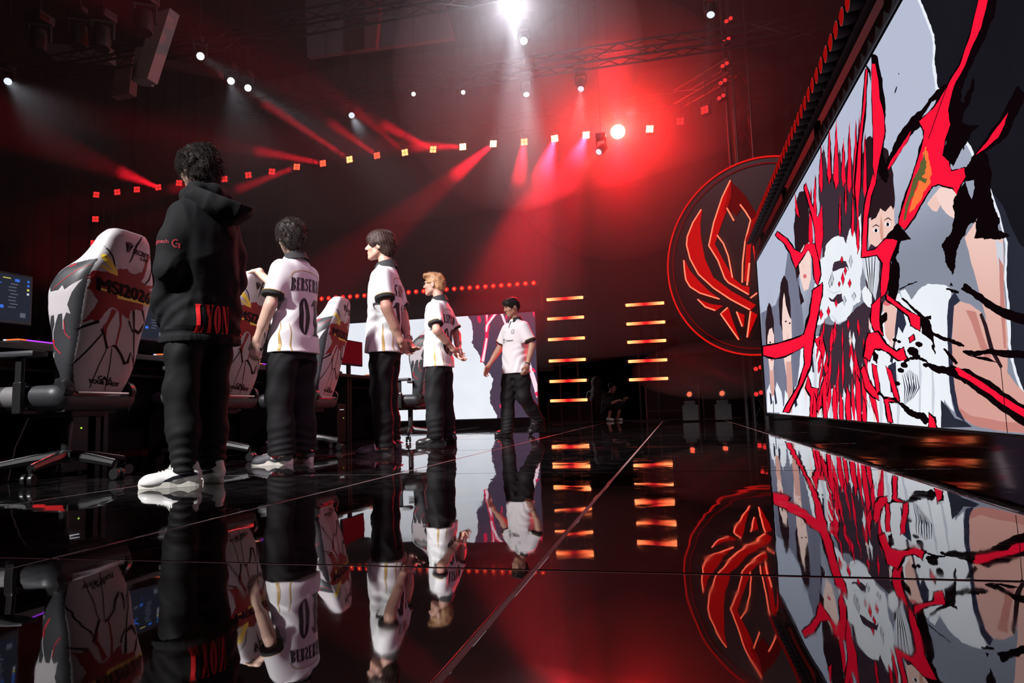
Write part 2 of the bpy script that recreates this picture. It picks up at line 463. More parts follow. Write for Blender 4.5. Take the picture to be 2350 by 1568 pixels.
# ------------------------------------------------------------------ tall fat-face serif lettering as polygons (height 1)
def _el(cx, cy, rx, ry, a0=0, a1=2 * math.pi, n=18):
    return [(cx + rx * math.cos(a0 + (a1 - a0) * i / n), cy + ry * math.sin(a0 + (a1 - a0) * i / n)) for i in range(n + 1)]
def _ring(cx, cy, rx, ry, ix, iy, a0=0.0, a1=2 * math.pi, n=18):
    A = _el(cx, cy, rx, ry, a0, a1, n); B = _el(cx, cy, ix, iy, a0, a1, n)
    return [[A[i], A[i + 1], B[i + 1], B[i]] for i in range(n)]
def _r(x0, y0, x1, y1): return [(x0, y0), (x1, y0), (x1, y1), (x0, y1)]
def _stem(x0, x1, ov=0.05): return [_r(x0, 0, x1, 1), _r(x0 - ov, 0, x1 + ov, .03), _r(x0 - ov, .97, x1 + ov, 1)]
GLYPH = {
    'L': (.60, _stem(.08, .32) + [_r(.32, 0, .56, .03), [(.38, .03), (.56, .03), (.56, .30)]]),
    'Y': (.66, [[(.03, 1), (.30, 1), (.44, .46), (.24, .46)], _r(.22, 0, .46, .47), _r(.15, 0, .53, .03), _r(0, .97, .36, 1), _r(.46, .97, .66, 1), [(.54, 1), (.60, 1), (.45, .45), (.42, .47)]]),
    'O': (.62, _ring(.31, .5, .29, .51, .055, .46)),
    'N': (.66, [_r(.08, 0, .12, 1), _r(.54, 0, .58, 1), [(.06, 1), (.27, 1), (.58, 0), (.40, 0)], _r(.0, .97, .2, 1), _r(.46, .97, .66, 1), _r(0, 0, .2, .03)]),
    'B': (.60, _stem(.08, .30) + _ring(.30, .75, .25, .25, .05, .22, -math.pi / 2, math.pi / 2, 8) + _ring(.30, .25, .28, .25, .06, .22, -math.pi / 2, math.pi / 2, 8)),
    'E': (.56, _stem(.08, .30) + [_r(.3, 0, .52, .03), _r(.3, .97, .52, 1), _r(.3, .49, .42, .52), [(.38, .03), (.52, .03), (.52, .28)], [(.38, .97), (.52, .97), (.52, .74)], [(.42, .40), (.42, .61), (.34, .505)]]),
    'R': (.64, _stem(.08, .30) + _ring(.30, .75, .26, .25, .05, .22, -math.pi / 2, math.pi / 2, 8) + [[(.34, .5), (.46, .5), (.60, 0), (.40, 0)]]),
    'S': (.54, _ring(.27, .74, .24, .26, .05, .22, .3, math.pi * 1.35, 10) + _ring(.27, .26, .24, .26, .05, .22, -2.8, 1.6, 12) + [[(.06, .66), (.22, .70), (.50, .34), (.34, .28)], _r(.46, .72, .50, .98), _r(.03, .02, .07, .28)]),
    'K': (.66, _stem(.08, .30) + [[(.30, .42), (.36, .40), (.58, 1), (.53, 1)], [(.34, .52), (.48, .66), (.64, 0), (.40, 0)], _r(.44, .97, .66, 1)]),
    'A': (.64, [[(.30, 1), (.38, 1), (.62, 0), (.38, 0)], [(.30, 1), (.34, 1), (.10, 0), (.06, 0)], _r(.0, 0, .18, .03), _r(.34, 0, .64, .03), _r(.14, .30, .46, .33)]),
    'I': (.38, _stem(.08, .30)),
    'T': (.60, [_r(.19, 0, .41, 1), _r(.12, 0, .48, .03), _r(.02, .97, .58, 1), [(.02, .97), (.18, .97), (.02, .70)], [(.58, .97), (.42, .97), (.58, .70)]]),
    'P': (.58, _stem(.08, .30) + _ring(.30, .73, .26, .27, .05, .24, -math.pi / 2, math.pi / 2, 8)),
    'D': (.62, _stem(.08, .28) + _ring(.28, .5, .31, .5, .06, .47, -math.pi / 2, math.pi / 2, 10)),
    '0': (.46, _ring(.23, .5, .21, .51, .045, .44)),
    '1': (.44, [_r(.13, 0, .33, 1), _r(.04, 0, .42, .03), [(.13, 1), (.13, .84), (.02, .80), (.02, .83)]]),
}
def glyphs(body, h, w=None, arc=0.0):
    """polygons of a word, centred, height h, squeezed to width w; arc lifts the middle"""
    x = 0; out = []
    for ch in body:
        if ch == ' ': x += 0.3; continue
        adv, P_ = GLYPH[ch]; out += [[(p[0] + x, p[1]) for p in q] for q in P_]; x += adv + 0.03
    k = (w / x) if w else h
    return [[((p[0] - x / 2) * k, (p[1] - 0.5) * h + arc * (1 - ((p[0] - x / 2) / (x / 2)) ** 2)) for p in q] for q in out]
# ------------------------------------------------------------------ the stage deck: gloss black plates with thin joints
def deck_material():
    m = bpy.data.materials.new('gloss_black_deck'); m.use_nodes = True; nt = m.node_tree; b = nt.nodes['Principled BSDF']
    b.inputs['IOR'].default_value = 1.85
    tc = nt.nodes.new('ShaderNodeTexCoord')
    mp = nt.nodes.new('ShaderNodeMapping'); mp.inputs['Scale'].default_value = (1.1, 0.7, 1)
    nt.links.new(tc.outputs['Object'], mp.inputs['Vector'])
    n1 = nt.nodes.new('ShaderNodeTexNoise'); n1.inputs['Scale'].default_value = 2.2; n1.inputs['Detail'].default_value = 2.5
    nt.links.new(mp.outputs[0], n1.inputs['Vector'])
    bp = nt.nodes.new('ShaderNodeBump'); bp.inputs['Strength'].default_value = 0.16; bp.inputs['Distance'].default_value = 0.012
    nt.links.new(n1.outputs['Fac'], bp.inputs['Height']); nt.links.new(bp.outputs['Normal'], b.inputs['Normal'])
    # scuffs: faint pale smears and dust
    n2 = nt.nodes.new('ShaderNodeTexNoise'); n2.inputs['Scale'].default_value = 7.0; n2.inputs['Detail'].default_value = 9; n2.inputs['Roughness'].default_value = 0.7
    nt.links.new(tc.outputs['Object'], n2.inputs['Vector'])
    cr = nt.nodes.new('ShaderNodeValToRGB'); cr.color_ramp.elements[0].position = 0.44; cr.color_ramp.elements[0].color = (0.006, 0.006, 0.007, 1)
    cr.color_ramp.elements[1].position = 0.78; cr.color_ramp.elements[1].color = (0.04, 0.034, 0.034, 1)
    nt.links.new(n2.outputs['Fac'], cr.inputs[0]); nt.links.new(cr.outputs[0], b.inputs['Base Color'])
    rr = nt.nodes.new('ShaderNodeMapRange'); rr.inputs[1].default_value = 0.45; rr.inputs[2].default_value = 0.85
    rr.inputs[3].default_value = 0.012; rr.inputs[4].default_value = 0.09
    nt.links.new(n2.outputs['Fac'], rr.inputs[0]); nt.links.new(rr.outputs[0], b.inputs['Roughness'])
    return m
M_DECK = deck_material()
M_JOINT = mat('joint_filler', (0.30, 0.24, 0.24, 1), 0.75, bump=(200, 0.3))
M_BLACK = mat('matt_black_drape', (0.011, 0.009, 0.010, 1), 0.9, mottled=(3, 0.5))
M_CASE = mat('black_painted_steel', (0.012, 0.011, 0.012, 1), 0.6, bump=(60, 0.1))
M_PLAST = mat('black_plastic', (0.012, 0.012, 0.013, 1), 0.32)
M_CHROME = mat('polished_steel', (0.55, 0.55, 0.58, 1), 0.2, 1.0)

floor = tag(MB().box((-4, 7.4, -0.24), (26, 19.0, 0.40)).build('floor', M_CASE), kind='structure')
mbj = MB().box((-4, 7.45, -0.0181), (25.9, 18.8, 0.033))
tag(mbj.build('joint_bed', M_JOINT, floor))
PW, PL, GAP = 1.22, 2.13, 0.013
rnd = random.Random(4)
plate_me = MB().box((0, 0, 0), (PW - GAP, PL - GAP, 0.03), bev=0.0015).mesh('deck_plate')
plate_me.materials.append(M_DECK)
for i in range(-13, 7):
    for j in range(-1, 8):
        cx = -0.305 + PW * (i + 0.5); cy = 1.42 + PL * (j + 0.5)
        if cx < -16.8 or cx > 8.8 or cy + PL / 2 > 16.8: continue
        o = link('deck_plate', plate_me, None, floor)
        o.location = (cx, cy, -0.015 + rnd.uniform(-0.0003, 0.0))
        s = 0.0005
        o.rotation_euler = (rnd.uniform(-s, s), rnd.uniform(-s, s), 0)

# hall floor behind and around the stage, walls of black drape, ceiling
tag(MB().box((-4, 15, -0.75), (60, 60, 0.1)).build('floor_hall', M_BLACK), kind='structure')
def drape(name, a, b, z0, z1, waves, amp, m):
    """a hanging pleated curtain from a to b"""
    a = Vector(a); b = Vector(b); L = (b - a).length; t = (b - a) / L; nrm = Vector((-t.y, t.x, 0))
    n = int(waves * 8); V = []; Q = []
    for i in range(n + 1):
        s = i / n; w = amp * (math.sin(2 * math.pi * waves * s) + 0.4 * math.sin(2 * math.pi * waves * 0.37 * s + 1))
        p = a + t * (L * s) + nrm * w
        V += [(p.x, p.y, z0), (p.x, p.y, z1)]
    for i in range(n): Q.append((2 * i, 2 * i + 2, 2 * i + 3, 2 * i + 1))
    k = len(V)
    V += [(x + nrm.x * 0.02, y + nrm.y * 0.02, z) for x, y, z in V]
    Q += [tuple(q + k for q in f[::-1]) for f in Q]
    mb = MB().add(V, Q)
    return mb.build(name, m, smooth=True)
M_WALL = mat('dark_wool_drape', (0.030, 0.024, 0.026, 1), 0.95, mottled=(1.2, 0.6))
tag(drape('wall_back', (12, 19.5, 0), (-26, 19.5, 0), -0.7, 12.5, 60, 0.10, M_WALL), kind='structure')
tag(drape('wall_left', (-18.5, 20, 0), (-18.5, -8, 0), -0.7, 12.5, 44, 0.14, M_WALL), kind='structure')
tag(drape('wall_right', (9.0, -8, 0), (9.0, 20, 0), -0.7, 12.5, 40, 0.10, M_WALL), kind='structure')
tag(MB().box((-4, 6, 12.6), (46, 30, 0.2)).build('ceiling', M_WALL), kind='structure')
# upstage flat behind the light bars and the header over the rear LED wall
tag(MB().box((0.6, 15.50, 4.75), (7.0, 0.12, 6.6)).build('wall_upstage', M_BLACK), kind='structure')
tag(MB().box((-6.1, 14.80, 2.78), (6.6, 0.30, 0.50)).build('trim_header', M_WALL), kind='structure')
tag(MB().box((-6.1, 15.50, 4.6), (6.8, 0.10, 6.8)).build('wall_header', M_WALL), kind='structure')
tag(MB().box((-6.1, 14.60, 0.075), (6.6, 0.34, 0.15)).build('trim_plinth', M_CASE), kind='structure')
# ------------------------------------------------------------------ LED walls and their pictures
def clip_poly(P, axis, lim, keep_low):
    out = []
    for i, a in enumerate(P):
        b = P[(i + 1) % len(P)]
        ia = (a[axis] <= lim) == keep_low or a[axis] == lim; ib = (b[axis] <= lim) == keep_low or b[axis] == lim
        if ia: out.append(a)
        if ia != ib:
            t = (lim - a[axis]) / (b[axis] - a[axis])
            out.append((a[0] + (b[0] - a[0]) * t, a[1] + (b[1] - a[1]) * t))
    return out

class Picture:
    """a luminous image: flat coloured fields on a screen plane, each field a hair in front of the last"""
    def __init__(s, to_uv, to_3d, u0, u1, v0, v1):
        s.uv = to_uv; s.p3 = to_3d; s.lim = (u0, u1, v0, v1); s.mb = {}; s.k = 0
    def poly(s, pts, colour, amp=0.0, seed=0, raw=False):
        s.k += 1
        P = rough_poly(pts, amp, seed or s.k, 3) if amp else list(pts)
        if not raw: P = [s.uv(*p) for p in P]
        u0, u1, v0, v1 = s.lim
        for ax, lm, lo in ((0, u0, False), (0, u1, True), (1, v0, False), (1, v1, True)):
            P = clip_poly(P, ax, lm, lo)
            if len(P) < 3: return
        Q = [P[0]]
        for p in P[1:]:
            if math.hypot(p[0] - Q[-1][0], p[1] - Q[-1][1]) > 1e-5: Q.append(p)
        if len(Q) < 3: return
        k = s.k
        s.mb.setdefault(colour, MB()).flat(Q, lambda u, v: s.p3(u, v, 0.00007 * k))
    def stroke(s, pts, w, colour, amp=0.0, seed=0):
        """pts polyline, w width (number or list)"""
        n = len(pts); W = w if isinstance(w, (list, tuple)) else [w] * n
        A, B = [], []
        for i, p in enumerate(pts):
            a = pts[max(0, i - 1)]; b = pts[min(n - 1, i + 1)]
            L = math.hypot(b[0] - a[0], b[1] - a[1]) or 1
            nx, ny = -(b[1] - a[1]) / L, (b[0] - a[0]) / L
            A.append((p[0] + nx * W[i] / 2, p[1] + ny * W[i] / 2)); B.append((p[0] - nx * W[i] / 2, p[1] - ny * W[i] / 2))
        s.poly(A + B[::-1], colour, amp, seed)
    def ell(s, cx, cy, rx, ry, colour, rot=0.0, n=20, amp=0.0):
        c, q = math.cos(rot), math.sin(rot); P = []
        for i in range(n):
            t = 2 * math.pi * i / n; x, y = rx * math.cos(t), ry * math.sin(t)
            P.append((cx + x * c - y * q, cy + x * q + y * c))
        s.poly(P, colour, amp)
    def outlined(s, pts, fill, grow=3.0, amp=2.0, line='ink'):
        """a splash with a ragged dark rim"""
        cx = sum(p[0] for p in pts) / len(pts); cy = sum(p[1] for p in pts) / len(pts)
        n = len(pts); A = sum(pts[i][0] * pts[(i + 1) % n][1] - pts[(i + 1) % n][0] * pts[i][1] for i in range(n))
        sg = 1 if A > 0 else -1; O = []
        for i, p in enumerate(pts):
            a = pts[i - 1]; b = pts[(i + 1) % n]
            d1 = (p[0] - a[0], p[1] - a[1]); d2 = (b[0] - p[0], b[1] - p[1])
            l1 = math.hypot(*d1) or 1; l2 = math.hypot(*d2) or 1
            nx = sg * (d1[1] / l1 + d2[1] / l2); ny = -sg * (d1[0] / l1 + d2[0] / l2); L = math.hypot(nx, ny)
            if L < 0.3: nx, ny, L = d1[0] / l1, d1[1] / l1, 1
            O.append((p[0] + nx / L * grow, p[1] + ny / L * grow))
        s.poly(O, line, amp)
        s.poly(pts, fill, amp * 0.5)
    def build(s, parent, mats, prefix='picture'):
        for c, mb in s.mb.items():
            mb.build(prefix + '_' + c, mats[c], parent)['kind'] = 'stuff'

def screen_mat(name, rgb, noise=None):
    """LED picture colour; noise=(scale, other rgb): soft tonal drift as in the photograph shown on the wall"""
    m = glow(name, srgb(*rgb), 1.0, True)
    nt = m.node_tree; e = [n for n in nt.nodes if n.type == 'EMISSION'][0]
    if noise:
        tc = nt.nodes.new('ShaderNodeTexCoord'); n = nt.nodes.new('ShaderNodeTexNoise'); n.inputs['Scale'].default_value = noise[0]
        n.inputs['Detail'].default_value = 1.5
        mx = nt.nodes.new('ShaderNodeMix'); mx.data_type = 'RGBA'
        mx.inputs[6].default_value = srgb(*rgb); mx.inputs[7].default_value = srgb(*noise[1])
        nt.links.new(tc.outputs['Object'], n.inputs['Vector']); nt.links.new(n.outputs['Fac'], mx.inputs[0]); nt.links.new(mx.outputs[2], e.inputs[0])
    return m
PM = {
    'grey': screen_mat('screen_grey', (158, 164, 184), (0.7, (192, 199, 220))),
    'dusk': screen_mat('screen_dusk_grey', (128, 130, 152), (1.5, (108, 110, 132))),
    'white': screen_mat('screen_white', (226, 231, 244), (2.0, (246, 249, 253))),
    'pale': screen_mat('screen_pale', (205, 210, 222)),
    'red': screen_mat('screen_red', (252, 22, 58)),
    'ink': screen_mat('screen_ink', (13, 5, 8)),
    'plum': screen_mat('screen_plum', (62, 46, 58)),
    'coal': screen_mat('screen_coal', (20, 18, 24), (1.5, (30, 28, 36))),
    'slate': screen_mat('screen_slate', (36, 38, 50), (2.0, (46, 49, 62))),
    'skin': screen_mat('screen_skin', (226, 170, 160), (3.0, (242, 200, 190))),
    'blush': screen_mat('screen_blush', (196, 130, 122)),
    'fair': screen_mat('screen_fair', (246, 214, 206)),
    'tan': screen_mat('screen_tan', (214, 158, 138)),
    'hair': screen_mat('screen_hair', (42, 26, 32)),
    'navy': screen_mat('screen_navy', (45, 46, 66)),
    'orange': screen_mat('screen_orange', (255, 120, 60)),
    'olive': screen_mat('screen_olive', (92, 96, 52)),
    'lip': screen_mat('screen_lip', (222, 110, 120)),
    'pink': screen_mat('screen_pink', (255, 225, 238)),
    'violet': screen_mat('screen_violet', (70, 64, 88), (0.8, (84, 62, 80))),
    'rose': screen_mat('screen_rose', (240, 40, 90)),
}
XS, SZ0, SZ1, SY0, SY1 = 1.375, 0.165, 2.585, 0.6, 11.45
led = empty('video_screen', (XS, 6.0, 0))
tag(led, 'long LED video wall showing red and black splatter over player portraits', 'video screen')
_inv = Matrix.Translation((-XS, -6.0, 0))
MB().box((XS + 0.07 - XS, (SY0 + SY1) / 2 - 6, (SZ0 + SZ1) / 2), (0.13, SY1 - SY0 + .03, SZ1 - SZ0 + .03)).build('cabinet_body', M_CASE, led)
M_PLINTH = mat('gloss_black_plinth', (0.006, 0.006, 0.007, 1), 0.06, ior=2.0)
MB().box((0.10, (SY0 + SY1) / 2 - 6, SZ0 / 2 - 0.008), (0.14, SY1 - SY0, SZ0 - 0.012)).build('plinth', M_PLINTH, led)
mbf = MB()
mbf.box((0.06, (SY0 + SY1) / 2 - 6, SZ1 + 0.075), (0.16, SY1 - SY0 + .1, 0.12))
mbf.box((0.06, SY1 + 0.035 - 6, (SZ0 + SZ1) / 2), (0.16, 0.04, SZ1 - SZ0 + .1))
mbf.build('bezel', mat('bezel_black', (0.004, 0.0035, 0.004, 1), 0.75, spec=0.2), led)
MB().box((-0.012, (SY0 + SY1) / 2 - 6, SZ1 + 0.020), (0.012, SY1 - SY0, 0.010)).build('edge_strip', mat('satin_edge_metal', (0.12, 0.11, 0.13, 1), 0.35, 0.8), led)

def _uv(x, y):
    p = at_x(x, y, XS); return (p[1], p[2])
pic = Picture(_uv, lambda u, v, k: (-k, u - 6.0, v), SY0, SY1, SZ0, SZ1)
P = pic.poly; S = pic.stroke; E = pic.ell; O = pic.outlined
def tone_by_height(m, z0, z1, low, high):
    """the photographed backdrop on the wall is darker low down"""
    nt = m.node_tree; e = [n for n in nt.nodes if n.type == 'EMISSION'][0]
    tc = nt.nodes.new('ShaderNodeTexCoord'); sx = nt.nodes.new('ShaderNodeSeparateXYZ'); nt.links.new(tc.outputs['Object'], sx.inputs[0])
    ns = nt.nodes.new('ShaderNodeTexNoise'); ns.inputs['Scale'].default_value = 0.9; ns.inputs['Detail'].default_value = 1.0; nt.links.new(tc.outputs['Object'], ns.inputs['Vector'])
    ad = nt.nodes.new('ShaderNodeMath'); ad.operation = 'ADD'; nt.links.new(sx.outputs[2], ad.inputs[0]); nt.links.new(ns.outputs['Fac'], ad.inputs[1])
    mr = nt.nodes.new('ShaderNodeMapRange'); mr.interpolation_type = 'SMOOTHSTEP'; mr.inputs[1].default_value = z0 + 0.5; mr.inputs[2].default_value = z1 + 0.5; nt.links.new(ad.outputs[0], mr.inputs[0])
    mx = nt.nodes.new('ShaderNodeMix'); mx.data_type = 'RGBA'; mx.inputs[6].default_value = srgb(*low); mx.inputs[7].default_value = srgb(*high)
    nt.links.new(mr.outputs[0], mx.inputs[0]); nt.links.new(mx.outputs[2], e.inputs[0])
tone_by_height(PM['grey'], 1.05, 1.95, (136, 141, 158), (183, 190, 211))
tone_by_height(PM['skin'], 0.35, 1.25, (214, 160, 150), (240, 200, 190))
P([(SY0, SZ0), (SY1, SZ0), (SY1, SZ1), (SY0, SZ1)], 'coal', raw=True)
# charcoal torn paper lower down
P([(2262, 420), (2300, 470), (2340, 560), (2420, 640), (2800, 700), (2800, 1100), (2300, 990), (2280, 700), (2250, 480)], 'slate', 2)
# grey photo backdrop with a white torn edge
torn = [(2102, -40), (2106, 0), (2122, 40), (2138, 82), (2141, 110), (2139, 150), (2146, 200), (2152, 216), (2190, 300), (2222, 338), (2233, 368),
        (2262, 420), (2290, 500), (2307, 560), (2304, 640), (2311, 700), (2313, 790), (2326, 850), (2346, 905), (2400, 960), (2400, 1010)]
P([(p[0] + 6, p[1] - 3) for p in torn] + [(1740, 1010), (1700, 560), (2060, -40)], 'white', 2)
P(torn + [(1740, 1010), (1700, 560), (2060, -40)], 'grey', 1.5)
P([(1742, 640), (1790, 560), (1830, 600), (1850, 800), (1840, 945), (1758, 945)], 'dusk', 0)
P([(1740, 610), (1776, 545), (1815, 520), (1800, 640), (1780, 700), (1745, 720)], 'grey', 0)
# the big player on the right: neck and ear, forearm, raised knee
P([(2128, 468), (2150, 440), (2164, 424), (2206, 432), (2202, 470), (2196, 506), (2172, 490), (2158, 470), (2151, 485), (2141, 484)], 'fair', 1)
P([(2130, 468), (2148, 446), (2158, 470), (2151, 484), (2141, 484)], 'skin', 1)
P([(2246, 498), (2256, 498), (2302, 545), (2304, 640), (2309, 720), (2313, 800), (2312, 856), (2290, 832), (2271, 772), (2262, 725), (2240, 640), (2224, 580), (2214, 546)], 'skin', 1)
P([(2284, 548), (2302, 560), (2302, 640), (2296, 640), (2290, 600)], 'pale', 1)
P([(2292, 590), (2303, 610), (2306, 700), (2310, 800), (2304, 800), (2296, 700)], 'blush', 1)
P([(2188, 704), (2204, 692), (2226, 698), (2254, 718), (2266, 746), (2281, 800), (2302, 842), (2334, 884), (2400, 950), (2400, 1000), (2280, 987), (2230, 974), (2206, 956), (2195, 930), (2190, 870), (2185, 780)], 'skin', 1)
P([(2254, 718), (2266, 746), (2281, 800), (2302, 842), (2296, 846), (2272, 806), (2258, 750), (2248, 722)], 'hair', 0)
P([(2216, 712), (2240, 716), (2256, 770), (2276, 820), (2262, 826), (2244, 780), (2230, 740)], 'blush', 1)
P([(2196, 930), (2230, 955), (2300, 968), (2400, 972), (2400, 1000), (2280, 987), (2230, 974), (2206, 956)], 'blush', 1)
# white jerseys
P([(2110, 664), (2130, 651), (2166, 654), (2186, 664), (2180, 692), (2174, 742), (2176, 800), (2178, 870), (2190, 946), (2168, 916), (2160, 985), (1990, 985), (1990, 780), (2040, 690), (2065, 672), (2080, 700)], 'white', 2)
P([(2066, 668), (2078, 664), (2112, 720), (2100, 740), (2076, 714)], 'white', 1)
P([(2178, 690), (2192, 669), (2204, 690), (2190, 702), (2184, 780), (2190, 880), (2201, 940), (2216, 968), (2196, 956), (2181, 900), (2176, 800), (2174, 730)], 'navy', 1)
P([(2160, 918), (2178, 938), (2192, 960), (2216, 968), (2232, 980), (2160, 982)], 'slate', 1)
P([(1838, 800), (1862, 772), (1896, 770), (1995, 770), (2000, 985), (1770, 985), (1800, 930), (1826, 900)], 'white', 2)
for i, (x0, x1) in enumerate(((1842, 850), (1868, 790), (1905, 880), (1936, 900), (1972, 890), (2020, 880), (2060, 860), (2110, 800), (2140, 840))):
    S([(x0, x1), (x0 + 3, x1 + 60), (x0 + 1, x1 + 150)], [2, 7, 4], 'pale', 1)
P([(1833, 905), (1848, 840), (1856, 850), (1848, 950), (1830, 960)], 'fair', 1)
P([(1868, 905), (1880, 900), (1884, 950), (1872, 958)], 'fair', 1)
P([(1998, 905), (2010, 890), (2018, 960), (2006, 968)], 'fair', 1)
# the two small players at the far end
P([(1758, 790), (1757, 740), (1761, 705), (1765, 694), (1770, 702), (1776, 735), (1779, 790), (1772, 800)], 'hair', 1)
P([(1762, 772), (1766, 756), (1772, 752), (1777, 770), (1778, 800), (1776, 838), (1773, 868), (1769, 868), (1765, 836), (1762, 805)], 'fair', 0.5)
P([(1766, 850), (1776, 850), (1778, 890), (1776, 912), (1770, 912)], 'skin', 0.5)
P([(1761, 946), (1760, 898), (1767, 880), (1771, 910), (1777, 906), (1783, 876), (1794, 900), (1799, 948)], 'white', 0.5)
P([(1770, 905), (1773, 925), (1769, 930), (1766, 900)], 'navy'); P([(1779, 890), (1784, 925), (1780, 930), (1777, 905)], 'navy')
S([(1775, 920), (1776, 948)], 1.6, 'navy')
P([(1790, 745), (1788, 690), (1792, 650), (1800, 632), (1808, 645), (1814, 690), (1817, 745), (1813, 760), (1796, 760)], 'hair', 1)
P([(1795, 740), (1797, 690), (1800, 672), (1804, 700), (1812, 726), (1817, 735), (1818, 780), (1816, 830), (1811, 862), (1805, 862), (1799, 820)], 'fair', 0.5)
P([(1804, 830), (1816, 830), (1820, 900), (1818, 948), (1808, 948)], 'skin', 0.5)
P([(1800, 948), (1802, 895), (1808, 905), (1812, 948)], 'white', 0.5); P([(1820, 895), (1834, 880), (1848, 900), (1850, 955), (1822, 952)], 'white', 0.5)
P([(1822, 885), (1831, 930), (1826, 936), (1819, 905)], 'navy')
for (x, y) in ((1768, 786), (1775, 790), (1804, 738), (1813, 742)): E(x, y, 2.0, 2.2, 'hair')
E(1772, 826, 3, 2.5, 'lip'); E(1810, 806, 3.6, 2.6, 'lip'); E(1771, 808, 1.6, 5, 'skin'); E(1808, 772, 1.8, 8, 'skin')
# the half-hidden player
P([(1822, 520), (1826, 470), (1836, 440), (1848, 438), (1857, 470), (1861, 560), (1850, 600), (1830, 640), (1846, 690), (1838, 700), (1826, 620)], 'hair', 2)
P([(1832, 590), (1846, 562), (1858, 556), (1862, 590), (1862, 640), (1856, 664), (1846, 668), (1838, 640)], 'fair', 0.5)
E(1848, 634, 4, 5, 'lip'); E(1845, 610, 2.2, 4, 'skin')
P([(1866, 560), (1878, 566), (1882, 630), (1866, 640)], 'grey')
# central player: hair, face, eyes, throat, collar
P([(1982, 500), (1984, 420), (1978, 360), (1986, 322), (2000, 312), (2020, 330), (2040, 345), (2052, 400), (2054, 490), (2040, 500), (2022, 480), (2005, 500)], 'hair', 2)
P([(1994, 520), (1998, 500), (2012, 496), (2022, 476), (2034, 484), (2046, 470), (2054, 478), (2056, 530), (2040, 548), (2018, 566), (1996, 574)], 'skin', 1)
P([(2000, 506), (2012, 500), (2022, 478), (2034, 486), (2046, 472), (2052, 482), (2054, 460), (2040, 450), (2005, 470)], 'hair', 1)
S([(2003, 521), (2012, 516), (2020, 520)], [1, 3, 1.5], 'hair'); S([(2030, 506), (2040, 500), (2048, 506)], [1, 3, 1.5], 'hair')
E(2012, 529, 7, 4.5, 'white', 0.2); E(2012, 529, 3.2, 4.2, 'ink'); E(2039, 515, 7, 4.5, 'white', 0.2); E(2039, 515, 3.2, 4.2, 'ink')
P([(2024, 490), (2028, 520), (2030, 550), (2024, 552), (2020, 530)], 'tan', 0.5)
P([(2028, 700), (2040, 680), (2058, 690), (2060, 740), (2058, 790), (2052, 800), (2034, 770)], 'skin', 1)
E(2038, 696, 9, 6, 'lip'); P([(2036, 800), (2058, 765), (2056, 800), (2050, 832), (2044, 820)], 'fair', 1)
P([(2062, 690), (2072, 700), (2082, 745), (2074, 765), (2064, 750), (2056, 790), (2050, 835), (2044, 830), (2054, 780)], 'navy', 1)
P([(2040, 840), (2058, 830), (2060, 890), (2046, 902)], 'navy', 1)
S([(1860, 770), (1864, 810), (1868, 855)], 4, 'navy')
# dark burst behind the cloud
P([(1890, 600), (1884, 520), (1880, 450), (1886, 355), (1893, 330), (1899, 385), (1910, 398), (1921, 402), (1928, 340), (1940, 400), (1950, 335), (1962, 400), (1975, 300), (1984, 420), (1988, 480), (1978, 540), (1965, 590), (1935, 600)], 'plum', 3)
P([(1880, 770), (1888, 742), (1930, 745), (1960, 716), (1985, 692), (2006, 700), (2012, 770), (1994, 830), (1986, 880), (1990, 935), (1976, 950), (1962, 880), (1952, 950), (1938, 890), (1928, 930), (1915, 890), (1900, 900), (1888, 860)], 'plum', 3)
P([(2000, 560), (2026, 575), (2040, 600), (2040, 680), (2028, 700), (2005, 700), (1990, 660), (1985, 600)], 'plum', 2)
# white cloud character in the centre (mouth and drips) and its hatched shade
P([(1862, 742), (1864, 690), (1872, 650), (1882, 640), (1884, 596), (1894, 588), (1896, 566), (1910, 548), (1926, 541), (1938, 545), (1944, 560), (1950, 530), (1960, 512), (1966, 545), (1972, 500), (1978, 490), (1978, 560), (1984, 600), (1976, 640), (1978, 670), (1976, 692), (1960, 702), (1954, 720), (1942, 736), (1926, 744), (1910, 735), (1904, 718), (1892, 738), (1884, 746)], 'white', 1.5)
P([(1912, 616), (1916, 602), (1928, 598), (1944, 600), (1950, 622), (1944, 612), (1926, 618), (1913, 624)], 'plum', 1)
P([(1903, 682), (1912, 688), (1922, 676), (1934, 674), (1936, 690), (1926, 698), (1918, 694), (1906, 690)], 'plum', 1)
S([(1908, 722), (1926, 742), (1946, 733)], [1, 4, 1], 'pale'); S([(1900, 664), (1914, 673), (1932, 668)], [1, 3, 1], 'pale')
for i, (x, y, a, b) in enumerate(((1911, 640, 3, 16), (1936, 640, 3, 16), (1942, 622, 2.5, 10), (1907, 650, 3, 11), (1928, 652, 2, 6), (1952, 650, 3, 10), (1940, 690, 3, 11), (1921, 696, 2.5, 10), (1934, 596, 2.5, 8), (1962, 680, 4, 9), (1903, 715, 3, 12), (1886, 722, 4, 12), (1955, 600, 3, 14), (1949, 745, 3, 12))):
    O([(x - a, y), (x, y - b), (x + a, y), (x, y + b)], 'red' if i % 3 else 'pale', 1.4, 0.5, 'ink')
P([(1980, 580), (1996, 582), (2012, 586), (2022, 596), (2020, 640), (2012, 690), (2002, 668), (1990, 640), (1982, 612)], 'pale', 1)
for i in range(9): S([(1984 + i * 4.0, 584), (1992 + i * 2.4, 630), (1998 + i * 1.2, 672)], [1.2, 2.2, 0.8], 'ink' if i % 2 else 'white')
P([(1980, 668), (1990, 656), (2004, 676), (2003, 708), (1994, 704), (1984, 690)], 'white', 1)
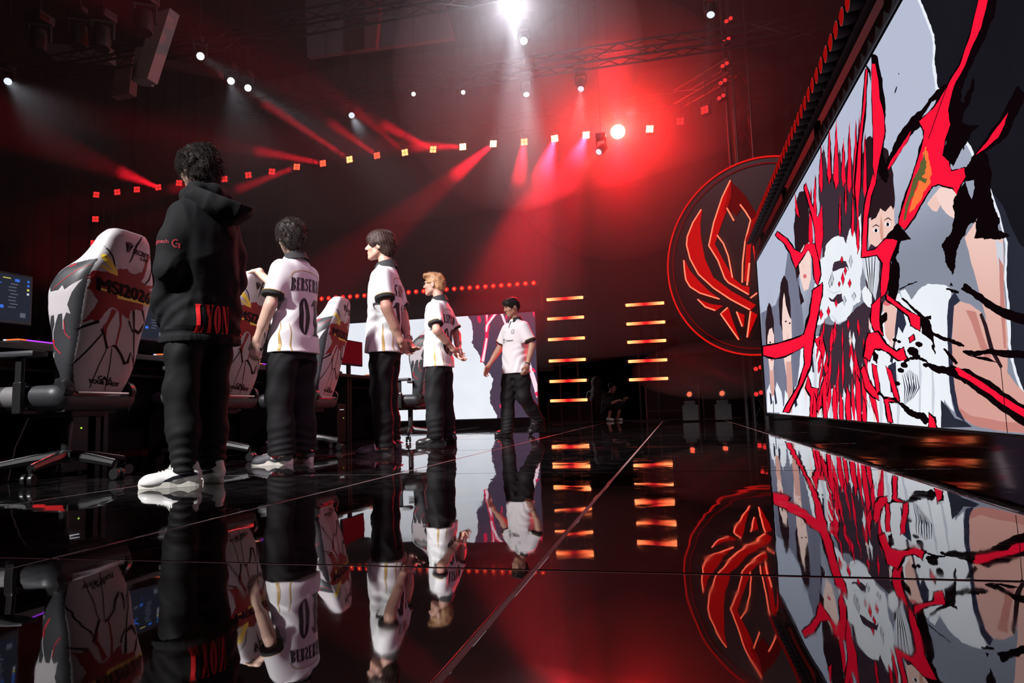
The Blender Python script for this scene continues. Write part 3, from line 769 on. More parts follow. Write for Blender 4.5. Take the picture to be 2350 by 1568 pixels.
# red splatter: upper spikes
for (x, y0, y1, w) in ((1862, 545, 430, 9), (1872, 480, 400, 7), (1886, 420, 330, 8), (1905, 400, 290, 9), (1921, 410, 272, 12), (1938, 405, 310, 9), (1952, 420, 275, 10), (1966, 440, 270, 12), (1975, 400, 250, 8), (1988, 430, 300, 8), (1930, 520, 440, 5), (1960, 520, 430, 6), (1944, 470, 400, 4), (1972, 560, 470, 5)):
    O([(x - w * 0.45, y0), (x - w * 0.18, (y0 + y1) / 2), (x + w * 0.1, y1), (x + w * 0.3, (y0 + y1) / 2 - 8), (x + w * 0.55, y0 + 8), (x, y0 + 24)], 'red', 1.6, 1.5)
O([(1991, 158), (1995, 160), (1990, 240), (1980, 330), (1978, 420), (1970, 500), (1966, 430), (1974, 330), (1984, 250)], 'red', 3, 1.5)
S([(1992, 150), (2000, 165), (2003, 190)], [3, 5, 1], 'ink', 1)
O([(1880, 590), (1872, 560), (1852, 560), (1842, 582), (1824, 572), (1808, 548), (1786, 532), (1782, 540), (1802, 558), (1816, 580), (1828, 616), (1838, 600), (1858, 572), (1868, 592), (1872, 640), (1880, 655), (1886, 630)], 'red', 2.5, 1.5)
O([(1890, 470), (1880, 500), (1866, 470), (1852, 420), (1848, 430), (1862, 480), (1872, 520), (1876, 570), (1884, 600), (1892, 540)], 'red', 2, 1.5)
O([(1826, 442), (1834, 480), (1838, 500), (1830, 490)], 'red', 1.5, 1)
O([(1868, 668), (1884, 656), (1890, 650), (1888, 680), (1880, 720), (1872, 760), (1866, 800), (1862, 840), (1846, 876), (1812, 946), (1800, 945), (1836, 884), (1850, 836), (1848, 795), (1806, 816), (1780, 822), (1754, 815), (1753, 796), (1786, 790), (1826, 778), (1848, 768), (1862, 720)], 'red', 3.5, 2)
O([(1872, 780), (1890, 770), (1896, 800), (1904, 850), (1898, 862), (1888, 810), (1878, 792)], 'red', 2.5, 1.5)
O([(1902, 900), (1890, 930), (1872, 948), (1860, 955), (1868, 930), (1884, 905), (1894, 870), (1904, 850)], 'red', 3, 1.5)
O([(1856, 860), (1864, 890), (1880, 892), (1872, 960), (1862, 962), (1864, 910), (1852, 890)], 'red', 3, 1.5)
# lower streaks
rq = random.Random(11)
for i in range(46):
    x = rq.uniform(1884, 2004); y = rq.uniform(745, 930); hgt = rq.uniform(12, 48) * (0.6 + (y - 745) / 220); w = rq.uniform(2.5, 7.5)
    sl = (x - 1940) / 60 * 0.32
    O([(x, y - hgt), (x + w * 0.6 + sl * hgt * 0.4, y), (x + sl * hgt, y + hgt), (x - w * 0.6 + sl * hgt * 0.4, y + 2)], 'red' if rq.random() < 0.72 else ('fair' if rq.random() < 0.4 else 'white'), 1.2, 0.8)
for (x, y0, w) in ((1874, 900, 7), (1898, 860, 8), (1921, 880, 9), (1936, 900, 7), (1952, 885, 10), (1976, 860, 10), (1990, 910, 8)):
    O([(x - w * .3, y0), (x + w * .4, y0 + 20), (x + w * .7, 975), (x - w * .2, 975), (x - w * .6, y0 + 50)], 'red', 2, 1.5)
O([(1982, 850), (1990, 840), (2004, 880), (2022, 906), (2024, 918), (2010, 910), (1992, 890)], 'red', 3, 2)
O([(2008, 835), (2018, 840), (2024, 880), (2026, 900), (2020, 906), (2014, 870)], 'red', 2.5, 1.5)
O([(2040, 840), (2052, 850), (2064, 890), (2072, 920), (2064, 924), (2054, 888)], 'red', 2.5, 1.5)
O([(2034, 912), (2062, 914), (2060, 922), (2046, 922), (2056, 970), (2046, 968), (2040, 930)], 'red', 3, 2)
S([(2022, 900), (2036, 914), (2062, 916), (2084, 934), (2104, 950), (2124, 954), (2140, 972)], [6, 8, 7, 10, 14, 18, 12], 'ink', 3)
O([(2142, 950), (2152, 960), (2158, 985), (2140, 985)], 'red', 6, 2)
# red and black around the central face
P([(2040, 545), (2055, 528), (2066, 512), (2100, 548), (2076, 553), (2071, 580), (2064, 590), (2073, 612), (2071, 660), (2062, 692), (2046, 684), (2049, 640), (2054, 600), (2050, 570)], 'ink', 2)
S([(2058, 545), (2080, 546), (2098, 549)], [10, 6, 2], 'ink', 1.5)
O([(1984, 590), (1988, 520), (1992, 470), (2002, 430), (2012, 398), (2018, 416), (2006, 450), (1998, 500), (1996, 576), (2016, 572), (2040, 548), (2058, 548), (2068, 552), (2058, 578), (2050, 600), (2048, 640), (2041, 672), (2030, 682), (2029, 650), (2034, 604), (2020, 584)], 'red', 3, 1.5)
O([(2008, 700), (2028, 680), (2026, 720), (2034, 770), (2022, 772), (2010, 750), (2006, 730)], 'red', 3, 1.5)
P([(2028, 700), (2034, 690), (2030, 724), (2042, 716), (2044, 734), (2034, 742), (2032, 770), (2026, 740)], 'ink', 1.5)
O([(2041, 672), (2054, 684), (2096, 716), (2122, 728), (2120, 758), (2100, 746), (2094, 724), (2070, 706), (2044, 688)], 'red', 4, 2)
P([(2120, 722), (2140, 730), (2150, 760), (2156, 800), (2146, 780), (2124, 762)], 'ink', 2.5)
S([(2078, 684), (2100, 704), (2130, 730), (2146, 728)], [4, 6, 8, 10], 'ink', 2)
O([(2000, 766), (2022, 762), (2040, 790), (2066, 808), (2074, 802), (2082, 798), (2088, 820), (2094, 828), (2070, 826), (2050, 810), (2030, 800), (2014, 800), (2002, 828), (1990, 818), (1994, 790)], 'red', 4, 2)
P([(2014, 806), (2024, 816), (2020, 836), (2010, 826)], 'ink', 2)
for (x, y, a) in ((2104, 806, 14), (2118, 790, 9), (2112, 818, 10), (2062, 780, 6), (2072, 784, 5), (2134, 838, 7), (2076, 850, 8), (2084, 838, 9), (2068, 880, 7)):
    E(x, y, a, a * 0.7, 'ink', 0.3, 12, 4)
O([(2096, 776), (2106, 768), (2108, 778), (2098, 786)], 'red', 3, 1)
S([(2082, 838), (2100, 822), (2126, 824), (2150, 842), (2190, 852), (2230, 872)], [6, 8, 7, 14, 20, 22], 'ink', 4)
for i in range(9): S([(2080 + i * 4.2, 848 + abs(4 - i) * 3), (2086 + i * 3.4 + (i % 3) * 3, 890), (2084 + i * 2.6, 930 - i * 2)], [1, 2.6, 0.8], 'navy')
# right-hand splash: black masses, red stream, embers
P([(2262, 0), (2312, -30), (2296, 40), (2268, 98), (2247, 142), (2226, 182), (2216, 228), (2224, 236), (2239, 200), (2243, 164), (2250, 205), (2236, 240), (2220, 278), (2262, 287), (2240, 310), (2226, 340), (2200, 382), (2188, 372), (2172, 355), (2188, 290), (2186, 240), (2204, 185), (2240, 110)], 'ink', 4)
P([(2350, 195), (2372, 220), (2350, 262), (2326, 310), (2300, 330), (2272, 345), (2284, 372), (2290, 402), (2288, 440), (2298, 480), (2309, 500), (2305, 526), (2332, 540), (2300, 549), (2248, 546), (2256, 498), (2240, 512), (2226, 540), (2212, 562), (2205, 600), (2197, 632), (2180, 600), (2172, 566), (2182, 545), (2196, 528), (2200, 480), (2206, 448), (2226, 418), (2214, 386), (2232, 380), (2246, 356), (2300, 290)], 'ink', 4)
P([(2222, 338), (2233, 372), (2196, 388), (2204, 372)], 'grey', 1.5); P([(2228, 414), (2248, 412), (2250, 430), (2243, 456), (2234, 436)], 'grey', 1.5)
S([(2330, 540), (2312, 541), (2270, 545)], [3, 6, 10], 'ink', 2)
P([(2122, 290), (2105, 306), (2070, 356), (2040, 402), (2034, 400), (2044, 366), (2066, 322), (2100, 270), (2128, 248), (2160, 206), (2186, 190), (2180, 220)], 'ink', 3)
P([(2150, 232), (2160, 228), (2154, 246), (2124, 272)], 'grey', 1)
O([(2040, 396), (2055, 366), (2080, 330), (2102, 298), (2094, 322), (2070, 357), (2050, 386)], 'red', 1, 1.5)
O([(2261, -10), (2283, -10), (2266, 60), (2241, 112), (2226, 152), (2206, 186), (2196, 216), (2188, 250), (2193, 286), (2180, 322), (2174, 356), (2190, 370), (2195, 392), (2226, 384), (2229, 404), (2216, 424), (2208, 446), (2200, 430), (2166, 421), (2150, 426), (2140, 441), (2112, 490), (2086, 526), (2072, 513), (2080, 480), (2100, 420), (2116, 370), (2130, 321), (2132, 300), (2120, 278), (2156, 245), (2190, 190), (2216, 148), (2240, 80)], 'red', 3.5, 2)
P([(2136, 334), (2142, 352), (2150, 400), (2146, 420), (2130, 440), (2108, 480), (2096, 490), (2110, 440), (2124, 390), (2128, 350)], 'orange', 3)
P([(2132, 344), (2138, 372), (2134, 392), (2126, 404), (2140, 408), (2136, 420), (2118, 414), (2104, 452), (2090, 500), (2080, 512), (2088, 470), (2106, 410), (2122, 380)], 'olive', 3)
S([(2188, 192), (2166, 250), (2142, 318)], 1.6, 'ink')
O([(2329, 256), (2320, 286), (2306, 314), (2280, 336), (2252, 355), (2276, 328), (2300, 294)], 'red', 7, 2)
P([(2008, 122), (2023, 128), (2035, 180), (2042, 250), (2043, 300), (2036, 350), (2050, 400), (2044, 420), (2026, 400), (2012, 300)], 'ink', 2.5)
O([(2010, 145), (2018, 146), (2025, 182), (2028, 226), (2038, 262), (2040, 302), (2030, 352), (2022, 392), (2018, 418), (2012, 380), (2013, 300), (2010, 220)], 'red', 1.5, 1.2)
E(2066, 205, 1.5, 9, 'ink', 0.3); E(2073, 168, 1, 2, 'ink'); P([(2195, 647), (2200, 656), (2191, 655)], 'ink')
S([(2074, 664), (2096, 652), (2116, 646)], [3, 4, 2], 'ink', 1.5); S([(2184, 662), (2200, 668), (2214, 670)], [4, 7, 6], 'ink', 2)
S([(2222, 656), (2260, 680), (2300, 708), (2350, 728), (2430, 745)], [16, 18, 18, 24, 26], 'ink', 3)
S([(2150, 764), (2180, 778), (2204, 786), (2226, 794)], [8, 10, 9, 3], 'ink', 2.5)
S([(2222, 806), (2250, 812), (2290, 806), (2350, 812), (2430, 826)], [4, 12, 14, 18, 20], 'ink', 3); S([(2234, 814), (2270, 822), (2304, 832)], [3, 7, 2], 'ink', 2)
S([(2178, 800), (2196, 820), (2208, 834)], [4, 10, 8], 'ink', 2); S([(2152, 790), (2158, 812)], [6, 3], 'ink', 2)
S([(2190, 848), (2230, 862), (2290, 900), (2350, 944), (2420, 985)], [26, 34, 38, 40, 44], 'ink', 4)
P([(2202, 845), (2212, 842), (2250, 866), (2300, 898), (2350, 930), (2420, 966), (2420, 990), (2350, 948), (2296, 912), (2250, 882), (2212, 860)], 'red', 2)
pic.build(led, PM)
# one dead pixel column
MB().box((-0.03, 3.30 - 6, 0.315), (0.002, 0.0025, 0.29)).build('dead_pixel_line', M_CASE, led)

# ------------------------------------------------------------------ rear LED wall
YB, BX0, BX1, BZ0, BZ1 = 14.60, -9.0, -2.925, 0.165, 2.47
rear = empty('video_screen', (-6, YB, 0))
tag(rear, 'rear LED wall showing torn white paper over violet with pink cracks', 'video screen')
MB().box((-6 + 6 + (BX0 + BX1) / 2 + 0, 0.07, (BZ0 + BZ1) / 2), (BX1 - BX0, 0.12, BZ1 - BZ0)).build('cabinet_body', M_CASE, rear)
rear.children[0].location.x = 6.0
def _uvb(x, y):
    p = at_y(x, y, YB); return (p[0], p[2])
pb = Picture(_uvb, lambda u, v, k: (u + 6.0, -k, v), BX0, BX1, BZ0, BZ1)
pb.poly([(BX0, BZ0), (BX1, BZ0), (BX1, BZ1), (BX0, BZ1)], 'violet', raw=True)
pb.poly([(500, 600), (1073, 700), (1074, 726), (1084, 751), (1082, 786), (1097, 808), (1113, 841), (1132, 869), (1124, 901), (1125, 926), (1141, 954), (1152, 990), (500, 1000)], 'white', 3)
pb.stroke([(1116, 722), (1119, 748), (1117, 775), (1106, 832)], [9, 11, 8, 9], 'rose', 1.5)
pb.stroke([(1118, 742), (1138, 718)], [12, 9], 'rose', 1.5)
pb.stroke([(1117, 722), (1118, 746), (1138, 719)], [3.5, 6, 4.5], 'pink', 0.5)
pb.stroke([(1118, 745), (1116, 762)], [6, 3], 'pink', 0.5); pb.stroke([(1117, 776), (1108, 830)], [4, 6.5], 'pink', 0.5)
pb.stroke([(1151, 720), (1158, 738), (1170, 770)], [6, 5, 2], 'pink', 0.5)
pb.stroke([(1212, 826), (1222, 862), (1236, 912)], [7, 10, 10], 'pink', 0.5); pb.stroke([(1230, 900), (1237, 914)], [9, 3], 'rose', 0.5)
for (x, y, a, b, r) in ((1226, 720, 3, 9, -0.3), (1100, 733, 4, 9, -0.2), (1225, 850, 3, 6, -0.7), (1162, 728, 2, 5, 0), (1150, 930, 2.5, 7, 0.5), (1141, 788, 2, 5, -.3)):
    pb.ell(x, y, a, b, 'rose', r, 10, 1)
pb.build(rear, PM)
# ------------------------------------------------------------------ neon emblem on its round shield
EC = np.array([1.58, 13.2, 3.04]); EA = math.radians(-30)
EN = np.array([math.sin(EA), -math.cos(EA), 0.0])          # faces the middle of the stage
EU = np.array([math.cos(EA), math.sin(EA), 0.0])
emb = empty('neon_emblem', tuple(EC)); tag(emb, 'round black shield with a glowing red neon crest beside the LED wall', 'emblem')
def e_uv(cx, cy):
    p = at_plane(1500 + cx * 0.3188, 340 + cy * 0.3188, EC, EN) - EC
    return (float(np.dot(p, EU)), float(p[2]))
def e_3d(u, v, k): return tuple(EU * u + EN * k + np.array([0, 0, v]))
ER = 1.86
mb = MB(); circ = [(ER * math.cos(t), ER * math.sin(t)) for t in np.linspace(0, 2 * math.pi, 65)[:-1]]
mb.prism(circ, lambda u, v: e_3d(u, v, -0.10), lambda u, v: e_3d(u, v, 0.0))
mb.build('shield', mat('shield_black', (0.02, 0.008, 0.009, 1), 0.55), emb)
def ring(r, rad, m, name):
    MB().tube([e_3d(r * math.cos(t), r * math.sin(t), 0.03) for t in np.linspace(0, 2 * math.pi, 97)[:-1]], rad, 8, closed=True).build(name, m, emb, True)
M_NEON = glow('neon_core', (1.0, 0.13, 0.07, 1), 2.4)
M_NEON2 = glow('neon_rim', (1.0, 0.012, 0.008, 1), 0.75)
M_NEON3 = glow('neon_faint', (1.0, 0.01, 0.01, 1), 0.16)
ring(ER - 0.02, 0.016, M_NEON2, 'rim_tube'); ring(ER - 0.14, 0.010, M_NEON3, 'inner_tube')
M_FILL = glow('lit_acrylic_red', (1.0, 0.004, 0.004, 1), 0.55)
M_FILLD = glow('lit_acrylic_dim', (1.0, 0.006, 0.006, 1), 0.10)
def acrylic(pts, m=None, k=0.02):
    mb = MB(); uv = [e_uv(*p) for p in pts]
    mb.prism(uv, lambda u, v: e_3d(u, v, 0.001), lambda u, v: e_3d(u, v, k)); mb.build('acrylic_shape', m or M_FILL, emb)
def neon(pts, r=0.013, m=None):
    P3 = []
    uv = [e_uv(*p) for p in pts]
    for i in range(len(uv) - 1):
        a, b = uv[i], uv[i + 1]
        for t in (0, .5): P3.append((a[0] + (b[0] - a[0]) * t, a[1] + (b[1] - a[1]) * t))
    P3.append(uv[-1])
    MB().tube([e_3d(u, v, 0.045) for u, v in P3], r, 8).build('neon_tube', m or M_NEON, emb, True)
A1 = [(350, 445), (290, 540), (250, 640), (245, 700), (270, 800), (330, 910), (440, 1010), (560, 1090), (700, 1165)]
acrylic(A1 + [(738, 1130), (560, 1030), (430, 930), (370, 800), (340, 640), (336, 540)]); neon(A1)
B1 = [(560, 235), (500, 360), (440, 540), (405, 705), (470, 810), (520, 940), (545, 970), (690, 1055)]
acrylic(B1 + [(690, 1000), (640, 990), (578, 940), (520, 840), (440, 690), (466, 620), (484, 560), (530, 440), (560, 350)]); neon(B1)
acrylic([(560, 240), (650, 330), (745, 480), (712, 520), (640, 420), (594, 490), (534, 436), (500, 500), (520, 400)], M_FILLD)
neon([(465, 630), (510, 690), (545, 780), (575, 935)]); neon([(630, 410), (668, 460), (705, 520), (665, 680), (648, 830), (645, 970)]); neon([(535, 435), (560, 480), (585, 525)])
acrylic([(712, 520), (745, 480), (748, 560), (700, 700), (690, 960), (655, 960), (672, 690)])
F1 = [(225, 810), (230, 880), (240, 950), (270, 1000), (340, 1045), (480, 1088)]
acrylic(F1 + [(400, 1030), (320, 950), (260, 880)]); neon(F1)
G1 = [(325, 1090), (380, 1145), (450, 1170)]
acrylic(G1 + [(500, 1135), (420, 1125)]); neon(G1)
acrylic([(490, 1195), (540, 1150), (565, 1230), (620, 1380)]); neon([(540, 1150), (490, 1195), (620, 1380)])
acrylic([(605, 1180), (655, 1200), (650, 1285)]); neon([(605, 1180), (645, 1285)])
acrylic([(705, 1175), (748, 1200), (680, 1365)]); neon([(705, 1175), (680, 1365)])
neon([(720, 670), (745, 850)], 0.012, M_NEON2); neon([(697, 830), (680, 990)], 0.015)
# mirrored half of the crest, mostly hidden by the LED wall
for pts in ([(905, 445), (960, 560), (985, 700), (930, 870), (800, 1010), (705, 1080)], [(1000, 810), (985, 950), (940, 1010), (790, 1080)]): neon(pts)
# stand pole behind the shield
MB().cyl((0.05, 0.30, -EC[2]), (0.05, 0.30, 0.9), 0.06).build('stand_pole', M_CASE, emb)

# ------------------------------------------------------------------ horizontal light bars in two columns
def bar_material():
    m = bpy.data.materials.new('bar_glow'); m.use_nodes = True; nt = m.node_tree; nt.nodes.remove(nt.nodes['Principled BSDF'])
    tc = nt.nodes.new('ShaderNodeTexCoord'); sx = nt.nodes.new('ShaderNodeSeparateXYZ'); ab = nt.nodes.new('ShaderNodeMath'); ab.operation = 'ABSOLUTE'
    nt.links.new(tc.outputs['Object'], sx.inputs[0]); nt.links.new(sx.outputs[0], ab.inputs[0])
    cr = nt.nodes.new('ShaderNodeValToRGB'); e = cr.color_ramp.elements
    e[0].position = 0.0; e[0].color = (0.9, 0.012, 0.02, 1); e[1].position = 0.40; e[1].color = (5.0, 1.05, 0.36, 1)
    q = cr.color_ramp.elements.new(0.05); q.color = (1.1, 0.03, 0.03, 1); q = cr.color_ramp.elements.new(0.16); q.color = (2.6, 0.26, 0.09, 1)
    nt.links.new(ab.outputs[0], cr.inputs[0])
    em = nt.nodes.new('ShaderNodeEmission'); nt.links.new(cr.outputs[0], em.inputs[0]); nt.links.new(em.outputs[0], nt.nodes['Material Output'].inputs['Surface'])
    return m
M_BAR = bar_material()
M_CAP = mat('smoked_end_cap', (0.10, 0.03, 0.035, 1), 0.3)
def light_bar():
    r = empty('light_bar')
    MB().box((0, 0.05, 0), (0.92, 0.06, 0.075), bev=0.01).build('housing', M_CASE, r)
    for sx in (-1, 1):
        MB().box((sx * 0.21, 0.0, 0), (0.40, 0.055, 0.062), bev=0.012).build('glowing_tube', M_BAR, r)
        MB().box((sx * 0.435, 0.005, 0), (0.045, 0.05, 0.055), bev=0.012).build('end_cap', M_CAP, r)
    MB().box((0, 0.0, 0), (0.03, 0.05, 0.058)).build('centre_joint', M_BAR, r)
    MB().box((0, 0.10, 0.04), (0.05, 0.06, 0.10)).build('bracket', M_CASE, r)
    return r
BAR_WORDS = ['lowest', 'second lowest', 'third lowest', 'fourth lowest', 'fifth lowest', 'topmost']
lb0 = light_bar(); used = False
for cxx, zs, where in ((-2.31, [0.508, 0.938, 1.396, 1.875, 2.34, 2.782], 'taller column next to the rear LED wall'), (-0.56, [0.905, 1.304, 1.723, 2.124, 2.540], 'shorter column next to the neon emblem')):
    for k, z in enumerate(zs):
        o = lb0 if not used else copy_tree(lb0); used = True
        o.location = (cxx, 15.0, z)
        w = 'topmost' if k == len(zs) - 1 else BAR_WORDS[k]
        tag(o, 'glowing red-orange light bar, %s in the %s' % (w, where), 'light bar', 'light bars in columns')
    po = empty('light_stand', (cxx, 15.16, 0)); tag(po, 'black upright pole carrying the %s of light bars' % where, 'stand')
    for sx in (-0.2, 0.2): MB().cyl((sx, 0, 0.0), (sx, 0, zs[-1] + 0.12), 0.025).build('upright', M_CASE, po)
    MB().box((0, 0.02, 0.015), (0.8, 0.30, 0.03)).build('base_plate', M_CASE, po)

# ------------------------------------------------------------------ trusses
M_TRUSS = mat('black_truss_tube', (0.02, 0.018, 0.02, 1), 0.5, 0.2)
def truss(label, a, b, w=0.30, step=0.6, name='lighting_truss'):
    a = Vector(a); b = Vector(b); L = (b - a).length; t = (b - a) / L
    M = frame(t, (0, 0, 1) if abs(t.z) < 0.9 else (0, 1, 0))
    r = empty(name, tuple(a)); tag(r, label, 'truss')
    cs = [M @ Vector((sx * w / 2, sy * w / 2, 0)) for sx, sy in ((-1, -1), (1, -1), (1, 1), (-1, 1))]
    for c in cs: MB().tube([c, c + t * L], 0.025, 8).build('chord', M_TRUSS, r)
    mb = MB(); n = max(2, int(L / step))
    for i in range(n):
        p = t * (L * i / n); q = t * (L * (i + 1) / n)
        for k in range(4):
            c1, c2 = cs[k], cs[(k + 1) % 4]
            if i % 2: c1, c2 = c2, c1
            mb.tube([c1 + p, c2 + q], 0.012, 5)
    o = mb.build('bracing', M_TRUSS, r); o['kind'] = 'stuff'
    return r
truss('long black ceiling truss carrying the row of red blinders', (-15.6, 15.22, 7.12), (0.4, 15.22, 7.12))
truss('black truss turning off the blinder truss beside the neon emblem', (0.4, 15.2, 7.15), (1.5, 14.0, 7.15))
truss('black overhead truss carrying white spot heads above the players', (-13.5, 10.6, 7.45), (3.0, 10.6, 7.45))
truss('black overhead truss carrying white spot heads before the blinder truss', (-9.5, 13.4, 7.45), (3.0, 13.4, 7.45))
truss('black upright truss holding red blinders against the side drape', (-15.06, 15.25, -0.7), (-15.06, 15.25, 7.0))
truss('black upright truss holding red lamps behind the neon emblem', (1.62, 14.25, -0.7), (1.62, 14.25, 9.5))

# ------------------------------------------------------------------ blinders: four-cell red lamps
M_CELL = [glow('cell_red_low', (1.0, 0.030, 0.030, 1), 1.15), glow('cell_red_mid', (1.0, 0.09, 0.04, 1), 2.2),
          glow('cell_red_high', (1.0, 0.26, 0.09, 1), 4.5), glow('cell_hot', (1.0, 0.50, 0.22, 1), 9.0)]
def blinder(level):
    r = empty('blinder_lamp')
    MB().box((0, 0.07, 0), (0.19, 0.12, 0.19), bev=0.012).build('housing', M_CASE, r)
    for sx in (-1, 1):
        for sz in (-1, 1): MB().box((sx * 0.041, 0.0, sz * 0.041), (0.072, 0.03, 0.072), bev=0.012).build('lens_cell', M_CELL[level], r)
    mb = MB(); 
    for sx in (-1, 1): mb.box((sx * 0.108, 0.07, 0.08), (0.012, 0.04, 0.26))
    mb.box((0, 0.07, 0.21), (0.23, 0.04, 0.014)); mb.build('yoke', M_CASE, r)
    MB().cyl((0, 0.07, 0.21), (0, 0.07, 0.46), 0.015, 8).build('hanging_clamp', M_CASE, r)
    return r
bl = [blinder(i) for i in range(4)]; bl_used = [False] * 4
def place_blinder(p, level, label, group, rz=0.0, tilt=0.0, roll=0.0):
    o = bl[level] if not bl_used[level] else copy_tree(bl[level]); bl_used[level] = True
    o.location = tuple(p); o.rotation_euler = (tilt, roll, rz); tag(o, label, 'stage lamp', group); return o
ROW = [(221, 447, 0), (269, 441, 0), (314, 435, 0), (363, 430, 0), (411, 420, 0), (462, 416, 0), (515, 411, 0), (570, 402, 0), (624, 394, 0), (681, 383, 1), (741, 375, 1), (802, 366, 2),
       (865, 357, 1), (929, 350, 2), (994, 343, 2), (1062, 337, 3), (1132, 330, 3), (1203, 326, 2), (1273, 318, 3), (1345, 310, 3), (1418, 303, 3), (1491, 296, 3), (1561, 278, 0)]
for (x, y, lv) in ROW:
    p = at_y(x, y, 15.0)
    if x == 1418: lab, grp = 'dazzling red blinder flaring in the haze in the truss row', None
    else:
        lab = ['dim red four-cell blinder hanging in the truss row', 'orange-red four-cell blinder hanging in the truss row', 'bright amber four-cell blinder hanging in the truss row', 'white-hot four-cell blinder hanging in the truss row'][lv]
        grp = 'blinders along the ceiling truss'
    if x == 1561: lab = 'dim red blinder at the corner of the truss beside the dazzling row end'
    o = place_blinder(p, lv, lab, grp, 0.25 * (x < 700), 0.0, 0.12 * math.sin(x))
    if x == 1418:
        MB().lathe([(0.001, 0.05), (0.10, 0.04), (0.16, 0.0), (0.16, -0.03)], 28, frame((0, -1, 0)), (0, -0.03, 0)).build('bloom_disc', glow('bloom_white_hot', (1.0, 0.72, 0.30, 1), 14.0, False), o, True)  # glowing disc added to imitate lens bloom over the lamp
_b = place_blinder(at_y(1617, 252, 14.31), 0, 'dim red four-cell blinder on the turned truss above the neon emblem', None, -0.5)
MB().cyl((0, 0.07, 0.40), (0, 0.07, 0.85), 0.015, 8).build('drop_rod', M_CASE, _b)
for (x, y) in ((219, 503), (215, 558)): place_blinder(at_y(x, y, 15.0), 0, 'dim red blinder on the upright truss against the drape', 'blinders on the upright truss', 0.4)
def twin_lamp(level):
    r = empty('twin_lamp')
    MB().box((0, 0.06, 0), (0.20, 0.10, 0.12), bev=0.01).build('housing', M_CASE, r)
    for sx in (-1, 1): MB().lathe([(0.001, 0.02), (0.03, 0.018), (0.040, 0.0), (0.040, -0.02)], 14, frame((0, -1, 0)), (sx * 0.047, 0.0, 0)).build('lens', M_CELL[level], r, True)
    MB().box((0, 0.14, 0), (0.05, 0.10, 0.05)).build('bracket', M_CASE, r)
    return r
tw = twin_lamp(0); twu = False
for i, (x, y) in enumerate(((1727, 585), (1728, 606), (1730, 648), (1734, 665), (1735, 705), (1736, 778), (1740, 845), (1741, 903), (1655, 222), (1659, 187), (1663, 148), (1667, 92), (1672, 45))):
    o = tw if not twu else copy_tree(tw); twu = True
    o.location = tuple(at_y(x, y, 14.0)); o.rotation_euler = (0, -0.45 if y < 800 else -0.3, -0.15)
    tag(o, 'small red twin lamp on the upright truss behind the neon emblem', 'stage lamp', 'twin lamps on the emblem truss')

# ------------------------------------------------------------------ lamp strips: round red lamps over both LED walls
M_LAMP = glow('red_lamp_glass', (1.0, 0.020, 0.018, 1), 0.8)
M_LAMPC = glow('red_lamp_filament', (1.0, 0.16, 0.05, 1), 3.0)
M_LAMPD = glow('red_lamp_glass_dim', (1.0, 0.012, 0.010, 1), 0.30)
def par(n, glass, hot):
    r = empty('round_lamp'); Mx = frame(n); n = Vector(n)
    MB().lathe([(0.035, -0.10), (0.055, -0.06), (0.062, 0.0), (0.058, 0.0)], 18, Mx).build('lamp_can', M_CASE, r, True)
    MB().lathe([(0.001, 0.012), (0.03, 0.010), (0.056, 0.0), (0.056, -0.004)], 18, Mx).build('lamp_glass', glass, r, True)
    if hot: MB().lathe([(0.001, 0.006), (0.010, 0.004), (0.018, -0.002)], 12, Mx, tuple(n * 0.012)).build('filament', M_LAMPC, r, True)
    return r
pr = par((0, -1, 0), M_LAMP, True); pu = False
for k in range(31):
    o = pr if not pu else copy_tree(pr); pu = True
    o.location = (-8.33 + k * 0.1815, 14.38, 3.07)
    tag(o, 'round glowing red lamp in the row over the rear LED wall', 'stage lamp', 'round lamps over the rear LED wall')
lr = empty('lamp_rail', (-5.6, 14.463, 3.07)); tag(lr, 'black rail carrying round red lamps above the rear LED wall', 'rail')
MB().box((0, 0.03, 0), (5.75, 0.05, 0.08)).build('rail_bar', M_CASE, lr)
for sx in (-2.4, 0, 2.4): MB().box((sx, 0.19, 0), (0.05, 0.34, 0.05)).build('rail_arm', M_CASE, lr)
ps = par((-1, 0, 0), M_LAMPD, False); pu = False
for k in range(42):
    o = ps if not pu else copy_tree(ps); pu = True
    o.location = (1.20, 4.20 + k * 0.168, 2.862)
    tag(o, 'round dark red lamp in the row along the top of the long LED wall', 'stage lamp', 'round lamps along the long LED wall')
lr = empty('lamp_rail', (1.30, 7.6, 2.86)); tag(lr, 'black rail carrying round red lamps along the top of the long LED wall', 'rail')
MB().box((0.02, 0, 0), (0.06, 7.3, 0.10)).build('rail_bar', M_CASE, lr)
for sy in (-3.2, -1, 1, 3.2): MB().box((0.10, sy, -0.09), (0.05, 0.06, 0.26)).build('rail_arm', M_CASE, lr)
# black header box above the long LED wall
tag(MB().box((1.62, 6.1, 2.95), (0.36, 10.9, 0.42)).build('trim_screen_header', mat('bezel_black', (0.004, 0.0035, 0.004, 1), 0.75, spec=0.2)), kind='structure')

